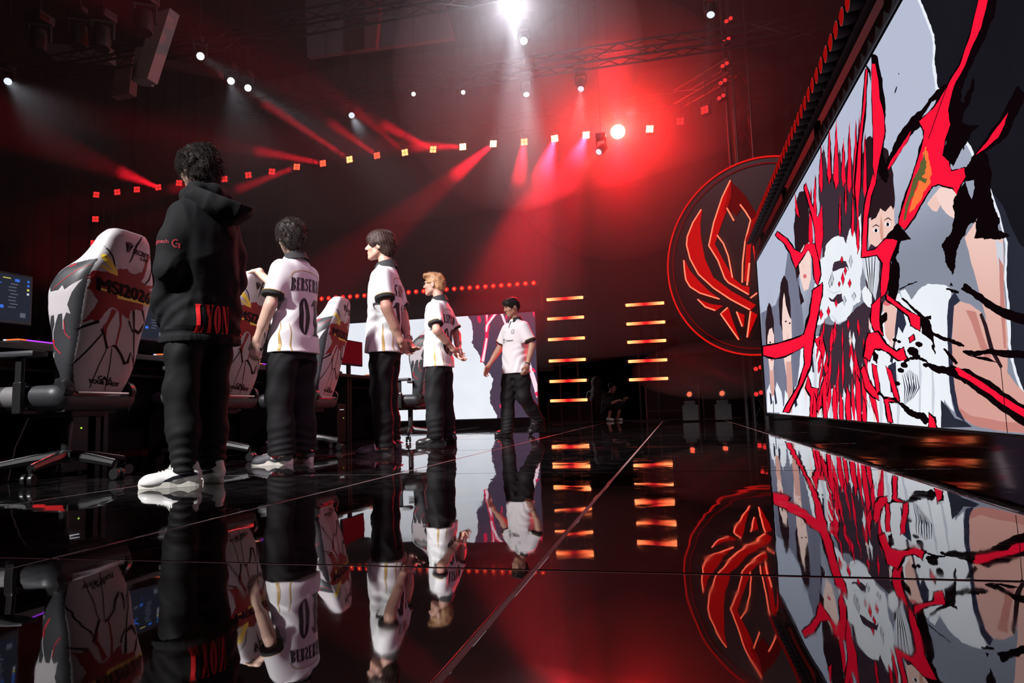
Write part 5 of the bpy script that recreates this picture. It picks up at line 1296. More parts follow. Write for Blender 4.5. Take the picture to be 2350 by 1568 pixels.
for i, y in enumerate(STY):
    o = desk_unit(y - 0.625, y + 0.625) if i == 0 else copy_tree(d0); d0 = d0 or o
    o.location.y = y; tag(o, 'black player desk ' + WHO[i], 'desk', 'player desks in a row')
    k = 1 if i in (4,) else 0
    b = (mon, monr)[k]; o = b if not fu[k] else copy_tree(b); fu[k] = True
    o.location = (-4.22, y, DZ); o.rotation_euler = (0, 0, -0.06); tag(o, ('monitor with a dark red screen ' if k else 'monitor with a dark desktop on screen ') + WHO[i], 'monitor', 'monitors on the desks')
    o = kb if i == 0 else copy_tree(kb); o.location = (-3.98, y + 0.12, DZ); o.rotation_euler = (0, 0, 0.1); tag(o, 'black keyboard with violet backlit keys on the desk ' + WHO[i], 'keyboard', 'keyboards on the desks')
    o = ms0 if i == 0 else copy_tree(ms0); o.location = (-3.95, y + 0.36, DZ); tag(o, 'black computer mouse on the desk ' + WHO[i], 'mouse', 'mice on the desks')
    o = hs0 if i == 0 else copy_tree(hs0); o.location = (-4.08, y + 0.46, DZ); tag(o, 'black gaming headset on the desk ' + WHO[i], 'headset', 'headsets on the desks')
# pale cable hanging from the first desk
cb = [(-3.97, 3.60, 0.842), (-3.84, 3.64, 0.83), (-3.80, 3.66, 0.72), (-3.78, 3.67, 0.58), (-3.79, 3.62, 0.50), (-3.80, 3.48, 0.42), (-3.82, 3.36, 0.37), (-3.84, 3.30, 0.20), (-3.86, 3.28, 0.006)]
P_ = []
for i in range(len(cb) - 1):
    for t in (0, .33, .66): P_.append(tuple(np.array(cb[i]) * (1 - t) + np.array(cb[i + 1]) * t))
tag(MB().tube(P_ + [cb[-1]], 0.004, 6).build('headset_cable', mat('pale_cable', (0.45, 0.40, 0.42, 1), 0.5), None, True), 'thin pale cable drooping from the first desk to the deck', 'cable')
# red flag-like cloth hanging at the desk end behind the black hoodie (a jacket over the chair arm)
# computer towers under the desks
tw0 = empty('computer_tower'); MB().box((0, 0, 0.24), (0.44, 0.21, 0.46), bev=0.01).build('tower_case', M_PLAST, tw0)
MB().box((0.222, 0, 0.40), (0.004, 0.10, 0.006)).build('status_light', glow('status_white', srgb(230, 230, 240), 1.0), tw0)
MB().box((0.222, 0.04, 0.30), (0.004, 0.01, 0.01)).build('power_light', glow('status_green', srgb(190, 255, 60), 1.0), tw0)
for sx in (-1, 1):
    for sy in (-1, 1): MB().box((sx * 0.17, sy * 0.07, 0.006), (0.04, 0.03, 0.014)).build('rubber_foot', M_PLAST, tw0)
for i, y in enumerate(STY):
    o = tw0 if i == 0 else copy_tree(tw0); o.location = (-4.14, y + 0.40, 0.0); tag(o, 'black computer tower under the desk ' + WHO[i], 'computer', 'towers under the desks')
# ------------------------------------------------------------------ people (local +x = the way the body faces, +y = its left)
def V3(*a): return np.array(a, float)
def unit(v): v = np.array(v, float); return v / (np.linalg.norm(v) + 1e-9)
def rot_about(v, ax, an):
    ax = unit(ax); return v * math.cos(an) + np.cross(ax, v) * math.sin(an) + ax * np.dot(ax, v) * (1 - math.cos(an))
def add_hand(s, w, d, n, t, curl=(0.5, 0.55, 0.6, 0.7), thumb=0.4, spread=0.10):
    """w wrist, d toward the fingertips, n out of the palm, t toward the thumb"""
    d = unit(d); t = unit(np.array(t) - d * np.dot(t, d)); n = unit(np.cross(d, t)) * (1 if np.dot(np.cross(d, t), n) > 0 else -1)
    w = np.array(w, float)
    s.cone(w - d * 0.02, w + d * 0.02, 0.025, 0.026, 0.02)
    R = np.stack([d, t, n], 1)
    s.box(w + d * 0.052, (0.047, 0.041, 0.014), 0.013, R, 0.015)
    L = (0.070, 0.078, 0.072, 0.056); off = (0.031, 0.0105, -0.010, -0.030)
    for k in range(4):
        b = w + d * (0.092 - 0.006 * abs(k - 1.2)) + t * off[k]; dd = rot_about(d, n, spread * (1.2 - k) * 0.6 * (1 if np.dot(np.cross(n, d), t) > 0 else -1))
        P_ = [b]; c = curl[k]; ax = np.cross(dd, n)
        for q, fr in enumerate((0.46, 0.30, 0.24)):
            dd = rot_about(dd, ax, c * (0.75, 1.0, 0.7)[q]); P_.append(P_[-1] + dd * L[k] * fr * 1.1)
        s.chain(P_, (0.0098, 0.0092, 0.0085, 0.0072), 0.004)
    b = w + d * 0.028 + t * 0.034; dd = unit(d * 0.75 + t * 0.62 + n * thumb)
    s.chain([w + d * 0.012 + t * 0.018, b, b + dd * 0.036, b + dd * 0.034 + unit(d * 0.9 + t * 0.15 + n * thumb) * 0.030], (0.016, 0.0145, 0.0112, 0.0088), 0.006)

def head_frame(c, yaw, pitch):
    cy, sy = math.cos(yaw), math.sin(yaw); cp, sp = math.cos(pitch), math.sin(pitch)
    f = V3(cy * cp, sy * cp, sp); l = V3(-sy, cy, 0); u = np.cross(f, l)
    R = np.stack([f, l, u], 1)
    return (lambda x, y, z: np.array(c) + R @ V3(x, y, z)), R

def add_head(s, c, yaw, pitch, beard=False):
    """c = centre of the skull"""
    T, R = head_frame(c, yaw, pitch)
    s.ell(T(-0.008, 0, 0.012), (0.098, 0.077, 0.098), R, 0.02)                 # skull
    s.ell(T(0.042, 0, -0.040), (0.056, 0.062, 0.074), R, 0.03)                 # face block
    s.cone(T(0.020, 0.045, -0.070), T(0.072, 0.012, -0.104), 0.022, 0.018, 0.02); s.cone(T(0.020, -0.045, -0.070), T(0.072, -0.012, -0.104), 0.022, 0.018, 0.02)   # jaw
    s.ell(T(0.082, 0, -0.104), (0.017, 0.020, 0.015), R, 0.015)                # chin
    for sg in (-1, 1):
        s.cone(T(0.086, sg * 0.042, 0.016), T(0.094, sg * 0.014, 0.010), 0.010, 0.009, 0.012)      # brow
        s.ell(T(0.070, sg * 0.042, -0.030), (0.022, 0.020, 0.022), R, 0.02)    # cheek
        s.ell(T(0.097, sg * 0.030, -0.004), (0.010, 0.016, 0.009), R, 0.008, 's')  # eye socket
        s.ell(T(0.083, sg * 0.030, -0.005), (0.014, 0.013, 0.011), R, 0.004)   # eyeball under the lid
        s.ell(T(-0.004, sg * 0.079, -0.018), (0.020, 0.008, 0.033), R, 0.006)  # ear
        s.ell(T(0.000, sg * 0.088, -0.015), (0.010, 0.005, 0.018), R, 0.004, 's')
    s.cone(T(0.094, 0, 0.004), T(0.116, 0, -0.032), 0.008, 0.0115, 0.010)      # nose
    for sg in (-1, 1): s.ell(T(0.104, sg * 0.011, -0.038), (0.010, 0.008, 0.007), R, 0.006)
    s.cone(T(0.094, 0.018, -0.066), T(0.094, -0.018, -0.066), 0.007, 0.007, 0.006); s.cone(T(0.098, 0.010, -0.064), T(0.098, -0.010, -0.064), 0.006, 0.006, 0.005)   # upper lip
    s.cone(T(0.095, 0.014, -0.078), T(0.095, -0.014, -0.078), 0.007, 0.007, 0.006)                 # lower lip
    s.box(T(0.104, 0, -0.0715), (0.010, 0.020, 0.0012), 0.001, R, 0.002, 's')
    return T, R

def cloth_folds(amp, f, seed, zs=0.5, sharp=True):
    def fn(x, y, z):
        n = wav(x, y, z * zs, f, seed); m = wav(x, y, z * zs, f * 2.1, seed + 50)
        r = (1 - np.abs(n)) ** 2 - 0.5 if sharp else n
        return -amp * (r + 0.35 * m)
    return fn

def tuft_strands(mb, rnd_, roots, length, r0=0.0035, curl=0.012, down=0.6, seg=6):
    for (p, n) in roots:
        p = Vector(p); d = Vector(n).normalized(); P_ = [p - d * 0.012]; ph = rnd_.uniform(0, 6.28); fr = rnd_.uniform(1.0, 2.2)
        u = d.orthogonal().normalized(); w = d.cross(u); L = length * rnd_.uniform(0.6, 1.25)
        for k in range(1, seg + 1):
            t = k / seg
            q = p + d * (L * t * (1 - 0.35 * t)) + Vector((0, 0, -1)) * (down * L * t * t)
            q += (u * math.cos(ph + fr * 6.28 * t) + w * math.sin(ph + fr * 6.28 * t)) * curl * min(1, t * 2)
            P_.append(q)
        mb.tube(P_, [r0 * (1 - 0.75 * k / seg) for k in range(seg + 1)], 4, caps=False)

def surface_roots(me, n, seed, cond=None):
    r = random.Random(seed); out = []; polys = me.polygons; N = len(polys)
    while len(out) < n and N:
        p = polys[r.randrange(N)]
        if cond is None or cond(p.center, p.normal): out.append((tuple(p.center), tuple(p.normal)))
        elif r.random() < 0.0005: break
    return out

def merge_mesh(me, mb):
    """append an MB to a mesh, return a new mesh"""
    v = [tuple(p.co) for p in me.vertices]; f = [tuple(p.vertices) for p in me.polygons]
    q = MB(); q.add(v, f); q.add(mb.v, mb.f); out = q.mesh(me.name, False); out.shade_smooth(); return out

def make_shoe(parent, name_m, loc, yaw, upper_m, sole_m, kind, pitch=0.0):
    """one shoe: heel at -x, toe at +x, sole on z=0"""
    s = SDF((-0.13, -0.08, -0.02), (0.23, 0.08, 0.17), 0.0045)
    s.cone((-0.062, 0, 0.052), (0.02, 0, 0.054), 0.037, 0.040, 0.02); s.cone((0.02, 0, 0.054), (0.14, 0.004, 0.036), 0.040, 0.032, 0.03); s.ell((0.125, 0.003, 0.030), (0.065, 0.044, 0.034), None, 0.02)
    s.cone((-0.055, 0, 0.07), (-0.050, 0, 0.105), 0.036, 0.035, 0.02); s.cone((0.0, 0, 0.075), (0.02, 0, 0.10), 0.032, 0.026, 0.02)
    s.ell((-0.035, 0, 0.135), (0.040, 0.026, 0.05), None, 0.01, 's')
    s.plane((0, 0, 0.016), (0, 0, -1))
    me = s.mesh('shoe', 1); o = link('shoe', me, upper_m, parent); o.location = loc; o.rotation_euler = (0, pitch, yaw)
    out = []
    for k in range(28):
        t = 2 * math.pi * k / 28; x = math.cos(t); y = math.sin(t)
        w = 0.043 if x > 0 else 0.037; out.append((0.045 + 0.148 * x if x > 0 else 0.045 + 0.148 * x, math.copysign(abs(y) ** 0.8, y) * (w - 0.006 * (1 - abs(x)) * (1 if x < 0.4 else 0))))
    hh = 0.030 if kind != 'run' else 0.034
    MB().prism(out, lambda u, v: (u * 0.98, v * 0.97, 0.0), lambda u, v: (u, v * 1.03, hh - 0.006 * (u > 0.1) + (0.008 if (kind == 'run' and u < 0) else 0))).build('sole', sole_m, o)
    b = bvh_of(me)
    if kind == 'court':
        for sg in (-1, 1):
            strp = [(-0.092, 0.060), (-0.07, 0.072), (-0.02, 0.066), (0.03, 0.056), (0.066, 0.040), (0.078, 0.030), (0.040, 0.030), (0.026, 0.040), (-0.03, 0.050), (-0.09, 0.056)]
            U, T = poly_tris([strp]); decal('side_stripe', U, T, b, lambda u, v, sg=sg: ((u, sg * 0.3, v), (0, -sg, 0)), mat('shoe_stripe_navy', (0.008, 0.009, 0.016, 1), 0.45), o, 0.001, 0.02)
    if kind == 'run':
        for sg in (-1, 1):
            Np = [[(-.02, 0), (-.010, 0), (-.010, .034), (-.02, .034)], [(.010, 0), (.02, 0), (.02, .034), (.010, .034)], [(-.02, .034), (-.006, .034), (.02, 0), (.006, 0)]]
            Pn = [[(0.012 + (u + 0.18 * v) * (1.15), 0.048 + v * 1.1) for u, v in q] for q in Np]
            Pb = [[(0.012 + (u * 1.35 + 0.18 * v) * 1.15, 0.045 + v * 1.3) for u, v in q] for q in Np]
            U, T = poly_tris(Pb); decal('letter_edge', U, T, b, lambda u, v, sg=sg: ((u * sg if False else u, sg * 0.3, v), (0, -sg, 0)), mat('shoe_silver', (0.6, 0.6, 0.62, 1), 0.3), o, 0.001, 0.02)
            U, T = poly_tris(Pn); decal('side_letter', U, T, b, lambda u, v, sg=sg: ((u, sg * 0.3, v), (0, -sg, 0)), mat('shoe_coral', (0.85, 0.10, 0.12, 1), 0.45), o, 0.002, 0.02)
        MB().tube([(-0.085 + 0.03 * math.sin(t), 0.030 * math.cos(t), 0.094 + .008 * math.cos(2 * t)) for t in np.linspace(-1.5, 1.5, 12)], 0.006, 6).build('collar_lining', mat('shoe_coral', (0.85, 0.10, 0.12, 1), 0.45), o)
    mb = MB()
    for k in range(5):
        x = 0.035 + k * 0.016; z0 = b.ray_cast(Vector((x, 0, 0.3)), Vector((0, 0, -1)))[0]
        if z0: mb.tube([(x - 0.006, -0.020, z0.z - 0.006), (x, 0, z0.z + 0.003), (x + 0.006, 0.020, z0.z - 0.006)], 0.003, 5)
    for sg in (-1, 1): mb.tube([(0.035, 0, 0.105), (0.045, 0.02 * sg, 0.112), (0.05, 0.034 * sg, 0.098)], 0.003, 5)
    mb.build('laces', sole_m, o)
    return o

SKIN = {k: mat('skin_' + k, c, 0.5, sss=0.12, mottled=(30, 0.10)) for k, c in (('fair', (0.60, 0.33, 0.25, 1)), ('light', (0.68, 0.44, 0.34, 1)), ('tan', (0.50, 0.27, 0.18, 1)))}
M_POLO = mat('white_jersey', (0.80, 0.795, 0.81, 1), 0.75, bump=(500, 0.05))
M_TRIM = mat('black_rib_trim', (0.018, 0.018, 0.020, 1), 0.8, bump=(400, 0.2))
M_GOLD = mat('gold_piping', (0.50, 0.33, 0.10, 1), 0.5)
M_PRINT = mat('jersey_print', (0.020, 0.012, 0.016, 1), 0.6)
M_PANT = mat('black_nylon', (0.0055, 0.0055, 0.0065, 1), 0.75, bump=(9, 0.10), spec=0.25)
M_HOOD = mat('black_fleece', (0.0042, 0.0048, 0.0062, 1), 0.85, bump=(120, 0.12), spec=0.3)
M_HAIRB = mat('black_hair', (0.016, 0.011, 0.010, 1), 0.6, bump=(90, 0.35), spec=0.25)
M_HAIRD = mat('dark_brown_hair', (0.036, 0.018, 0.014, 1), 0.55, bump=(90, 0.35), spec=0.25)
M_HAIRF = mat('fair_hair', (0.42, 0.22, 0.10, 1), 0.45, bump=(110, 0.35))

def legs(cfg):
    """hip, knee, ankle points for both legs (left first)"""
    return cfg['legs']

def make_person(cfg):
    H = cfg['H'] / 1.80
    skin = SKIN[cfg['skin']]
    h = cfg.get('h', 0.0065)
    # ---- body, one continuous skin
    hc = V3(*cfg.get('head', (0.02, 0, 1.685))); hy, hp = cfg.get('hyaw', 0.0), cfg.get('hpitch', 0.0)
    s = SDF((-0.48, -0.48, 0.0), (0.62 if cfg.get('reach') else 0.48, 0.48, 1.86), h)
    s.loft([(0.84, 0, 0, .095, .15), (0.95, 0, 0, .10, .155), (1.10, 0, 0, .095, .14), (1.25, 0, 0, .105, .155), (1.36, -.005, 0, .100, .160), (1.43, -.01, 0, .075, .135), (1.48, -.01, 0, .055, .075)], 0.03)
    s.cone((-0.02, 0, 1.45), (hc[0] - 0.03, hc[1], 1.61), 0.058, 0.052, 0.03)
    T, R = add_head(s, hc, hy, hp)
    for side in (0, 1):
        hip, kn, an = [V3(*p) for p in cfg['legs'][side]]
        s.chain([hip, kn, an, an + V3(0, 0, -0.02)], (0.082, 0.055, 0.036, 0.036), 0.03)
        sh, el, wr = [V3(*p) for p in cfg['arms'][side]]
        s.chain([sh, el, wr], (0.042 if cfg['top'] == 'polo' else 0.036, 0.040, 0.027), 0.025)
        s.cone(el + (wr - el) * 0.12, el + (wr - el) * 0.55, 0.041, 0.036, 0.02)
        hd = cfg['hands'][side]
        if hd: add_hand(s, wr + unit(wr - el) * 0.012, hd[0], hd[1], hd[2], hd[3], hd[4] if len(hd) > 4 else 0.4)
    body = link('person', s.mesh('person', 1), skin)
    tag(body, cfg['label'], 'person', 'people on the stage')
    body.location = cfg['loc']; body.rotation_euler = (0, 0, cfg['yaw']); body.scale = (H, H, H)
    for sg in (-1, 1):
        MB().tube([T(0.094, sg * 0.046, 0.012), T(0.103, sg * 0.030, 0.017), T(0.104, sg * 0.014, 0.012)], [0.003, 0.0045, 0.003], 6).build('eyebrow', cfg['hair_m'], body)
        MB().lathe([(0.001, 0.003), (0.004, 0.002), (0.0055, -0.003)], 10, Matrix(R.tolist()) @ frame((1, 0, 0)), T(0.0955, sg * 0.030, -0.006)).build('eye', mat('dark_eye', (0.01, 0.008, 0.008, 1), 0.1), body)
    # ---- hair
    make_hair(cfg, body, T, R)
    # ---- clothes
    if cfg['top'] == 'polo': make_polo(cfg, body)
    else: make_hoodie(cfg, body)
    make_trousers(cfg, body)
    for side in (0, 1):
        q = cfg['feet'][side]; make_shoe(body, 'shoe', q[0], q[1], cfg['shoe'][0], cfg['shoe'][1], cfg['shoe'][2], q[2] if len(q) > 2 else 0.0)
    return body

def make_hair(cfg, body, T, R):
    st = cfg['hair']; m = cfg['hair_m']; rnd_ = random.Random(hash(st) % 97 if False else len(st) * 7 + int(cfg['H'] * 100))
    c = T(0, 0, 0); s = SDF(c - 0.19, c + 0.19, 0.005)
    f, l, u = R[:, 0], R[:, 1], R[:, 2]
    if st == 'curly':
        s.ell(T(-0.012, 0, 0.022), (0.110, 0.094, 0.106), R, 0.02); s.ell(T(-0.058, 0, -0.045), (0.056, 0.072, 0.075), R, 0.03); s.ell(T(0.045, 0, 0.058), (0.070, 0.078, 0.058), R, 0.03)
        s.disp(lambda x, y, z: -0.013 * (np.abs(wav(x, y, z, 9, 3)) - 0.4) - 0.006 * wav(x, y, z, 19, 4))
        s.ell(T(0.105, 0, -0.05), (0.07, 0.075, 0.085), R, 0.01, 's')
        for sg in (-1, 1): s.ell(T(0.035, sg * 0.10, -0.055), (0.055, 0.04, 0.055), R, 0.01, 's')
    elif st == 'mop':
        s.ell(T(-0.012, 0, 0.026), (0.118, 0.100, 0.110), R, 0.02); s.ell(T(-0.060, 0, -0.050), (0.064, 0.080, 0.088), R, 0.03)
        s.disp(lambda x, y, z: -0.012 * (np.abs(wav(x, y, z, 8, 7)) - 0.4) - 0.005 * wav(x, y, z, 17, 8))
        s.ell(T(0.105, 0, -0.05), (0.07, 0.075, 0.08), R, 0.01, 's')
    elif st == 'bowl':
        s.ell(T(-0.008, 0, 0.026), (0.118, 0.098, 0.104), R, 0.02); s.ell(T(-0.058, 0, -0.042), (0.058, 0.072, 0.080), R, 0.03); s.ell(T(0.062, 0, 0.040), (0.052, 0.080, 0.050), R, 0.03)
        def strand(x, y, z):
            p = np.stack([x, y, z], 1) - c; a = np.arctan2(p @ l, p @ f + 1e-6); e = p @ u
            return -0.0014 * np.sin(a * 26 + 9 * e / 0.1) - 0.005 * wav(x, y, z, 9, 5)
        s.disp(strand)
        s.ell(T(0.112, 0, -0.048), (0.068, 0.075, 0.080), R, 0.008, 's')
        for sg in (-1, 1): s.ell(T(0.028, sg * 0.098, -0.062), (0.046, 0.034, 0.062), R, 0.008, 's')
    elif st == 'crop':
        s.ell(T(-0.008, 0, 0.028), (0.112, 0.090, 0.098), R, 0.02); s.ell(T(-0.062, 0, -0.022), (0.046, 0.066, 0.062), R, 0.03); s.ell(T(0.066, 0.01, 0.050), (0.046, 0.074, 0.042), R, 0.03)
        s.disp(lambda x, y, z: -0.006 * wav(x, y, z, 11, 5))
        s.ell(T(0.114, 0, -0.046), (0.068, 0.078, 0.078), R, 0.008, 's')
        for sg in (-1, 1): s.ell(T(0.014, sg * 0.098, -0.060), (0.052, 0.036, 0.066), R, 0.008, 's')
    else:  # short sides, quiff
        s.ell(T(-0.010, 0, 0.020), (0.106, 0.084, 0.094), R, 0.02); s.ell(T(-0.060, 0, -0.030), (0.050, 0.066, 0.072), R, 0.03)
        s.ell(T(0.030, 0, 0.088), (0.085, 0.070, 0.036), R, 0.03); s.ell(T(0.092, 0.01, 0.082), (0.032, 0.055, 0.026), R, 0.02)
        s.disp(lambda x, y, z: -0.005 * wav(x, y, z, 12, 9))
        s.ell(T(0.110, 0, -0.050), (0.068, 0.080, 0.090), R, 0.008, 's')
        for sg in (-1, 1): s.ell(T(0.022, sg * 0.094, -0.060), (0.040, 0.030, 0.060), R, 0.008, 's')
    me = s.mesh('hair', 1); mb = MB()
    n = {'curly': 1700, 'mop': 1100, 'bowl': 500, 'quiff': 400, 'crop': 400}[st]; ln = {'curly': 0.030, 'mop': 0.028, 'bowl': 0.020, 'quiff': 0.016, 'crop': 0.016}[st]; cu = {'curly': 0.008, 'mop': 0.007, 'bowl': 0.002, 'quiff': 0.002, 'crop': 0.002}[st]
    roots = surface_roots(me, n, 5, lambda p, q: (np.array(p) - c) @ f < 0.11 and (np.array(q) @ f) < 0.75)
    tuft_strands(mb, rnd_, roots, ln, 0.0014, cu, 0.7 if st != 'quiff' else 0.0)
    link('hair', merge_mesh(me, mb), m, body)

def make_trousers(cfg, body):
    h = 0.0075; s = SDF((-0.40, -0.36, 0.02), (0.46, 0.36, 1.06), h); k = cfg.get('pant', 1.0)
    hx, hyy = np.mean([cfg['legs'][0][0][:2], cfg['legs'][1][0][:2]], 0)
    s.loft([(0.74, hx, hyy, .118 * k, .170 * k), (0.80, hx - .005, hyy, .112, .160), (0.83, hx - .005, hyy, .108, .154), (0.92, hx, hyy, .112, .160), (1.03, hx, hyy, .105, .152)], 0.03)
    for side in (0, 1):
        hip, kn, an = [V3(*p) for p in cfg['legs'][side]]
        hip = hip + V3(0, 0, -0.04); lo = an + V3(0.005, 0, -0.015)
        s.chain([hip, hip * 0.5 + kn * 0.5, kn, kn * 0.45 + an * 0.55, lo], [q * k for q in (0.096, 0.101, 0.094, 0.088, cfg.get('cuff', 0.082))], 0.035)
    def fold(x, y, z):
        base = cloth_folds(0.010, 1.7, cfg['seed'], 0.28)(x, y, z)
        low = np.clip((0.36 - z) / 0.25, 0, 1); bunch = -0.0045 * low * np.sin(z * 120 + 5 * wav(x, y, z, 2.0, cfg['seed'] + 3))
        dia = -0.004 * np.sin((z * 1.0 + x * 1.2 + y * 0.6) * 42 + 4 * wav(x, y, z, 1.6, 21)) * np.clip((z - 0.2) / 0.3, 0, 1) * 0.6
        return base + bunch + dia
    s.disp(fold)
    cz = min(cfg['legs'][0][2][2], cfg['legs'][1][2][2]) - 0.03
    if not cfg.get('walk'): s.plane((0, 0, max(cz, 0.045)), (0, 0, -1))
    s.plane((0, 0, 0.822), (0, 0, 1))
    link('trousers', s.mesh('trousers', 1), cfg.get('pant_m', M_PANT), body)

def sleeve(s, sh, el, r0, r1, frac, side):
    """a short sleeve from the shoulder, cut square before the elbow; returns the cuff centre and axis"""
    d = unit(el - sh); e = sh + (el - sh) * frac
    s.cone(sh - V3(0, 0.028 * side, 0.010), e + d * 0.05, r0, r1, 0.035)
    return e, d
def make_polo(cfg, body):
    h = 0.0068; s = SDF((-0.34, -0.40, 0.74), (0.34, 0.40, 1.60), h); lean = cfg.get('lean', 0.0)
    rows = [(0.785, 0, 0, .143, .202), (0.86, 0, 0, .140, .198), (1.0, 0.005, 0, .130, .184), (1.15, 0.0, 0, .124, .180), (1.28, -.004, 0, .126, .184), (1.37, -.008, 0, .120, .182), (1.425, -.012, 0, .104, .160), (1.475, -.014, 0, .082, .116), (1.515, -.014, 0, .066, .082)]
    s.loft(rows, 0.02, n=2.5); cuts = []
    for side in (0, 1):
        sh, el, wr = [V3(*p) for p in cfg['arms'][side]]; sg = 1 if side == 0 else -1
        e, d = sleeve(s, sh, el, 0.079, 0.074, 0.74, sg); cuts.append((e, d, sg))
    s.disp(cloth_folds(0.0085, 2.4, cfg['seed'] + 11, 0.55))
    s.disp(lambda x, y, z: -0.004 * np.sin((z * 0.9 + x * 0.9 - np.abs(y) * 0.8) * 58 + 5 * wav(x, y, z, 2, 33)) * np.clip((1.25 - z) / 0.25, 0, 1))
    for e, d, sg in cuts:      # square sleeve ends, only out by the arm
        X = s.ax[0][:, None, None]; Y = s.ax[1][None, :, None]; Z = s.ax[2][None, None, :]
        dd = (X - e[0]) * d[0] + (Y - e[1]) * d[1] + (Z - e[2]) * d[2]; near = (X - e[0]) ** 2 + (Y - e[1]) ** 2 + (Z - e[2]) ** 2 < 0.125 ** 2
        s.f = np.where(near & (sg * Y > 0.155), np.maximum(s.f, dd), s.f).astype(np.float32)
    s.plane((0, 0, 0.80), (0, 0, -1))
    me = s.mesh('polo_shirt', 1); sh_o = link('polo_shirt', me, M_POLO, body); b = bvh_of(me)
    # cuffs: black bands with a gold edge
    for e, d, sg in cuts:
        t = SDF(e - 0.13, e + 0.13, 0.006); t.cone(e - d * 0.008, e + d * 0.014, 0.0785, 0.0785, 0.002); t.plane(e + d * 0.014, d); t.plane(e - d * 0.014, -d)
        link('cuff', t.mesh('cuff', 1), M_TRIM, sh_o)
        ring = [e - d * 0.016 + (unit(np.cross(d, (1, 0, 0.3))) * math.cos(q) + np.cross(d, unit(np.cross(d, (1, 0, 0.3)))) * math.sin(q)) * 0.0765 for q in np.linspace(0, 2 * math.pi, 21)[:-1]]
        MB().tube(ring, 0.004, 5, closed=True).build('cuff_piping', M_GOLD, sh_o)
    # collar: a rolled black band, higher at the nape, open at the front
    A, B_ = [], []
    mb = MB(); n = 26
    for k in range(n + 1):
        q = 0.42 + (2 * math.pi - 0.84) * k / n; c, r_ = math.cos(q), math.sin(q)
        zt = 1.555 - 0.035 * (1 + c) / 2; zb = 1.500 - 0.040 * (1 + c) / 2
        A.append((-0.010 + 0.068 * c, 0.070 * r_, zt)); B_.append((-0.012 + 0.094 * c, 0.098 * r_, zb))
    V_ = []
    for k in range(n + 1):
        a, c_ = np.array(A[k]), np.array(B_[k]); o_ = unit(np.array([c_[0] - a[0], c_[1] - a[1], 0]))
        V_ += [tuple(a), tuple(c_ + V3(0, 0, 0.0)), tuple(c_ + o_ * 0.008), tuple(a + o_ * 0.008 + V3(0, 0, 0.004))]
    Q = []
    for k in range(n):
        for j in range(4): Q.append((4 * k + j, 4 * k + (j + 1) % 4, 4 * k + 4 + (j + 1) % 4, 4 * k + 4 + j))
    Q += [(0, 3, 2, 1), (4 * n, 4 * n + 1, 4 * n + 2, 4 * n + 3)]
    mb.add(V_, Q); mb.build('collar', M_TRIM, sh_o, True)
    # piping: yoke curve on the back, gold side gussets
    back = lambda u, v: ((-1.0, -u, v), (1, 0, 0))
    yoke = [(-0.155, 1.33), (-0.14, 1.365), (-0.11, 1.385), (-0.05, 1.398), (0, 1.40), (0.05, 1.398), (0.11, 1.385), (0.14, 1.365), (0.155, 1.33)]
    U, T_ = poly_tris(strip_polys(yoke, 0.006)); decal('yoke_piping', U, T_, b, back, M_GOLD, sh_o, 0.002)
    for sg in (-1, 1):
        U, T_ = poly_tris(strip_polys([(-0.03, 1.02), (-0.032, 0.94), (-0.036, 0.87), (-0.040, 0.802)], [0.002, 0.012, 0.020, 0.024]))
        decal('side_gusset', U, T_, b, lambda u, v, sg=sg: ((u, sg * 1.0, v), (0, -sg, 0)), M_GOLD, sh_o, 0.002)
        U, T_ = poly_tris(strip_polys([(-0.15, 1.0), (-0.15, 0.9), (-0.15, 0.802)], [0.003, 0.006, 0.008]))
        decal('back_piping', U, T_, b, lambda u, v, sg=sg: ((-1.0, sg * u, v), (1, 0, 0)), M_GOLD, sh_o, 0.002)
    if cfg.get('name'):
        w = cfg.get('name_w', 0.30); o_ = cfg.get('name_off', 0.0)
        U, T_ = poly_tris([[(p[0] + o_, p[1] + 1.285) for p in q] for q in glyphs(cfg['name'], 0.095, w, 0.012)]); decal('name_lettering', U, T_, b, back, M_PRINT, sh_o, 0.0025, 0.02)
        U, T_ = poly_tris([[(p[0] + o_, p[1] + 1.06) for p in q] for q in glyphs(cfg['number'], 0.27, 0.25)]); decal('number_lettering', U, T_, b, back, M_PRINT, sh_o, 0.0025, 0.02)
    if cfg.get('front'):
        fr = lambda u, v: ((1.0, u, v), (-1, 0, 0))             # seen from the front: +u is the wearer's left
        U, T_ = text_polys('Cinemex', 0.15, 0.032, 0.01); decal('sponsor_lettering', [(u + 0.012, v + 1.225) for u, v in U], T_, b, fr, M_PRINT, sh_o, 0.0025, 0.02)
        U, T_ = poly_tris([[(-0.085 + 0.014 * math.cos(t), 1.24 + 0.02 * math.sin(t)) for t in np.linspace(0, 6.28, 8)[:-1]], [(-0.095, 1.222), (-0.072, 1.20), (-0.08, 1.19), (-0.10, 1.205)]]); decal('sponsor_mark', U, T_, b, fr, M_PRINT, sh_o, 0.0025, 0.02)
        lion = _ring(0.075, 1.335, 0.026, 0.032, 0.021, 0.027, 0.3, 5.9, 14) + strip_polys([(0.062, 1.35), (0.075, 1.34), (0.070, 1.325), (0.082, 1.315)], 0.004) + strip_polys([(0.085, 1.352), (0.090, 1.335), (0.084, 1.322)], 0.004)
        U, T_ = poly_tris(lion); decal('team_crest', U, T_, b, fr, M_PRINT, sh_o, 0.0025, 0.02)
        U, T_ = text_polys('LYON', 0.05, 0.009, 0.0); decal('small_lettering', [(u - 0.075, v + 1.345) for u, v in U], T_, b, fr, mat('jersey_grey_print', (0.3, 0.3, 0.31, 1), 0.6), sh_o, 0.0025, 0.02)
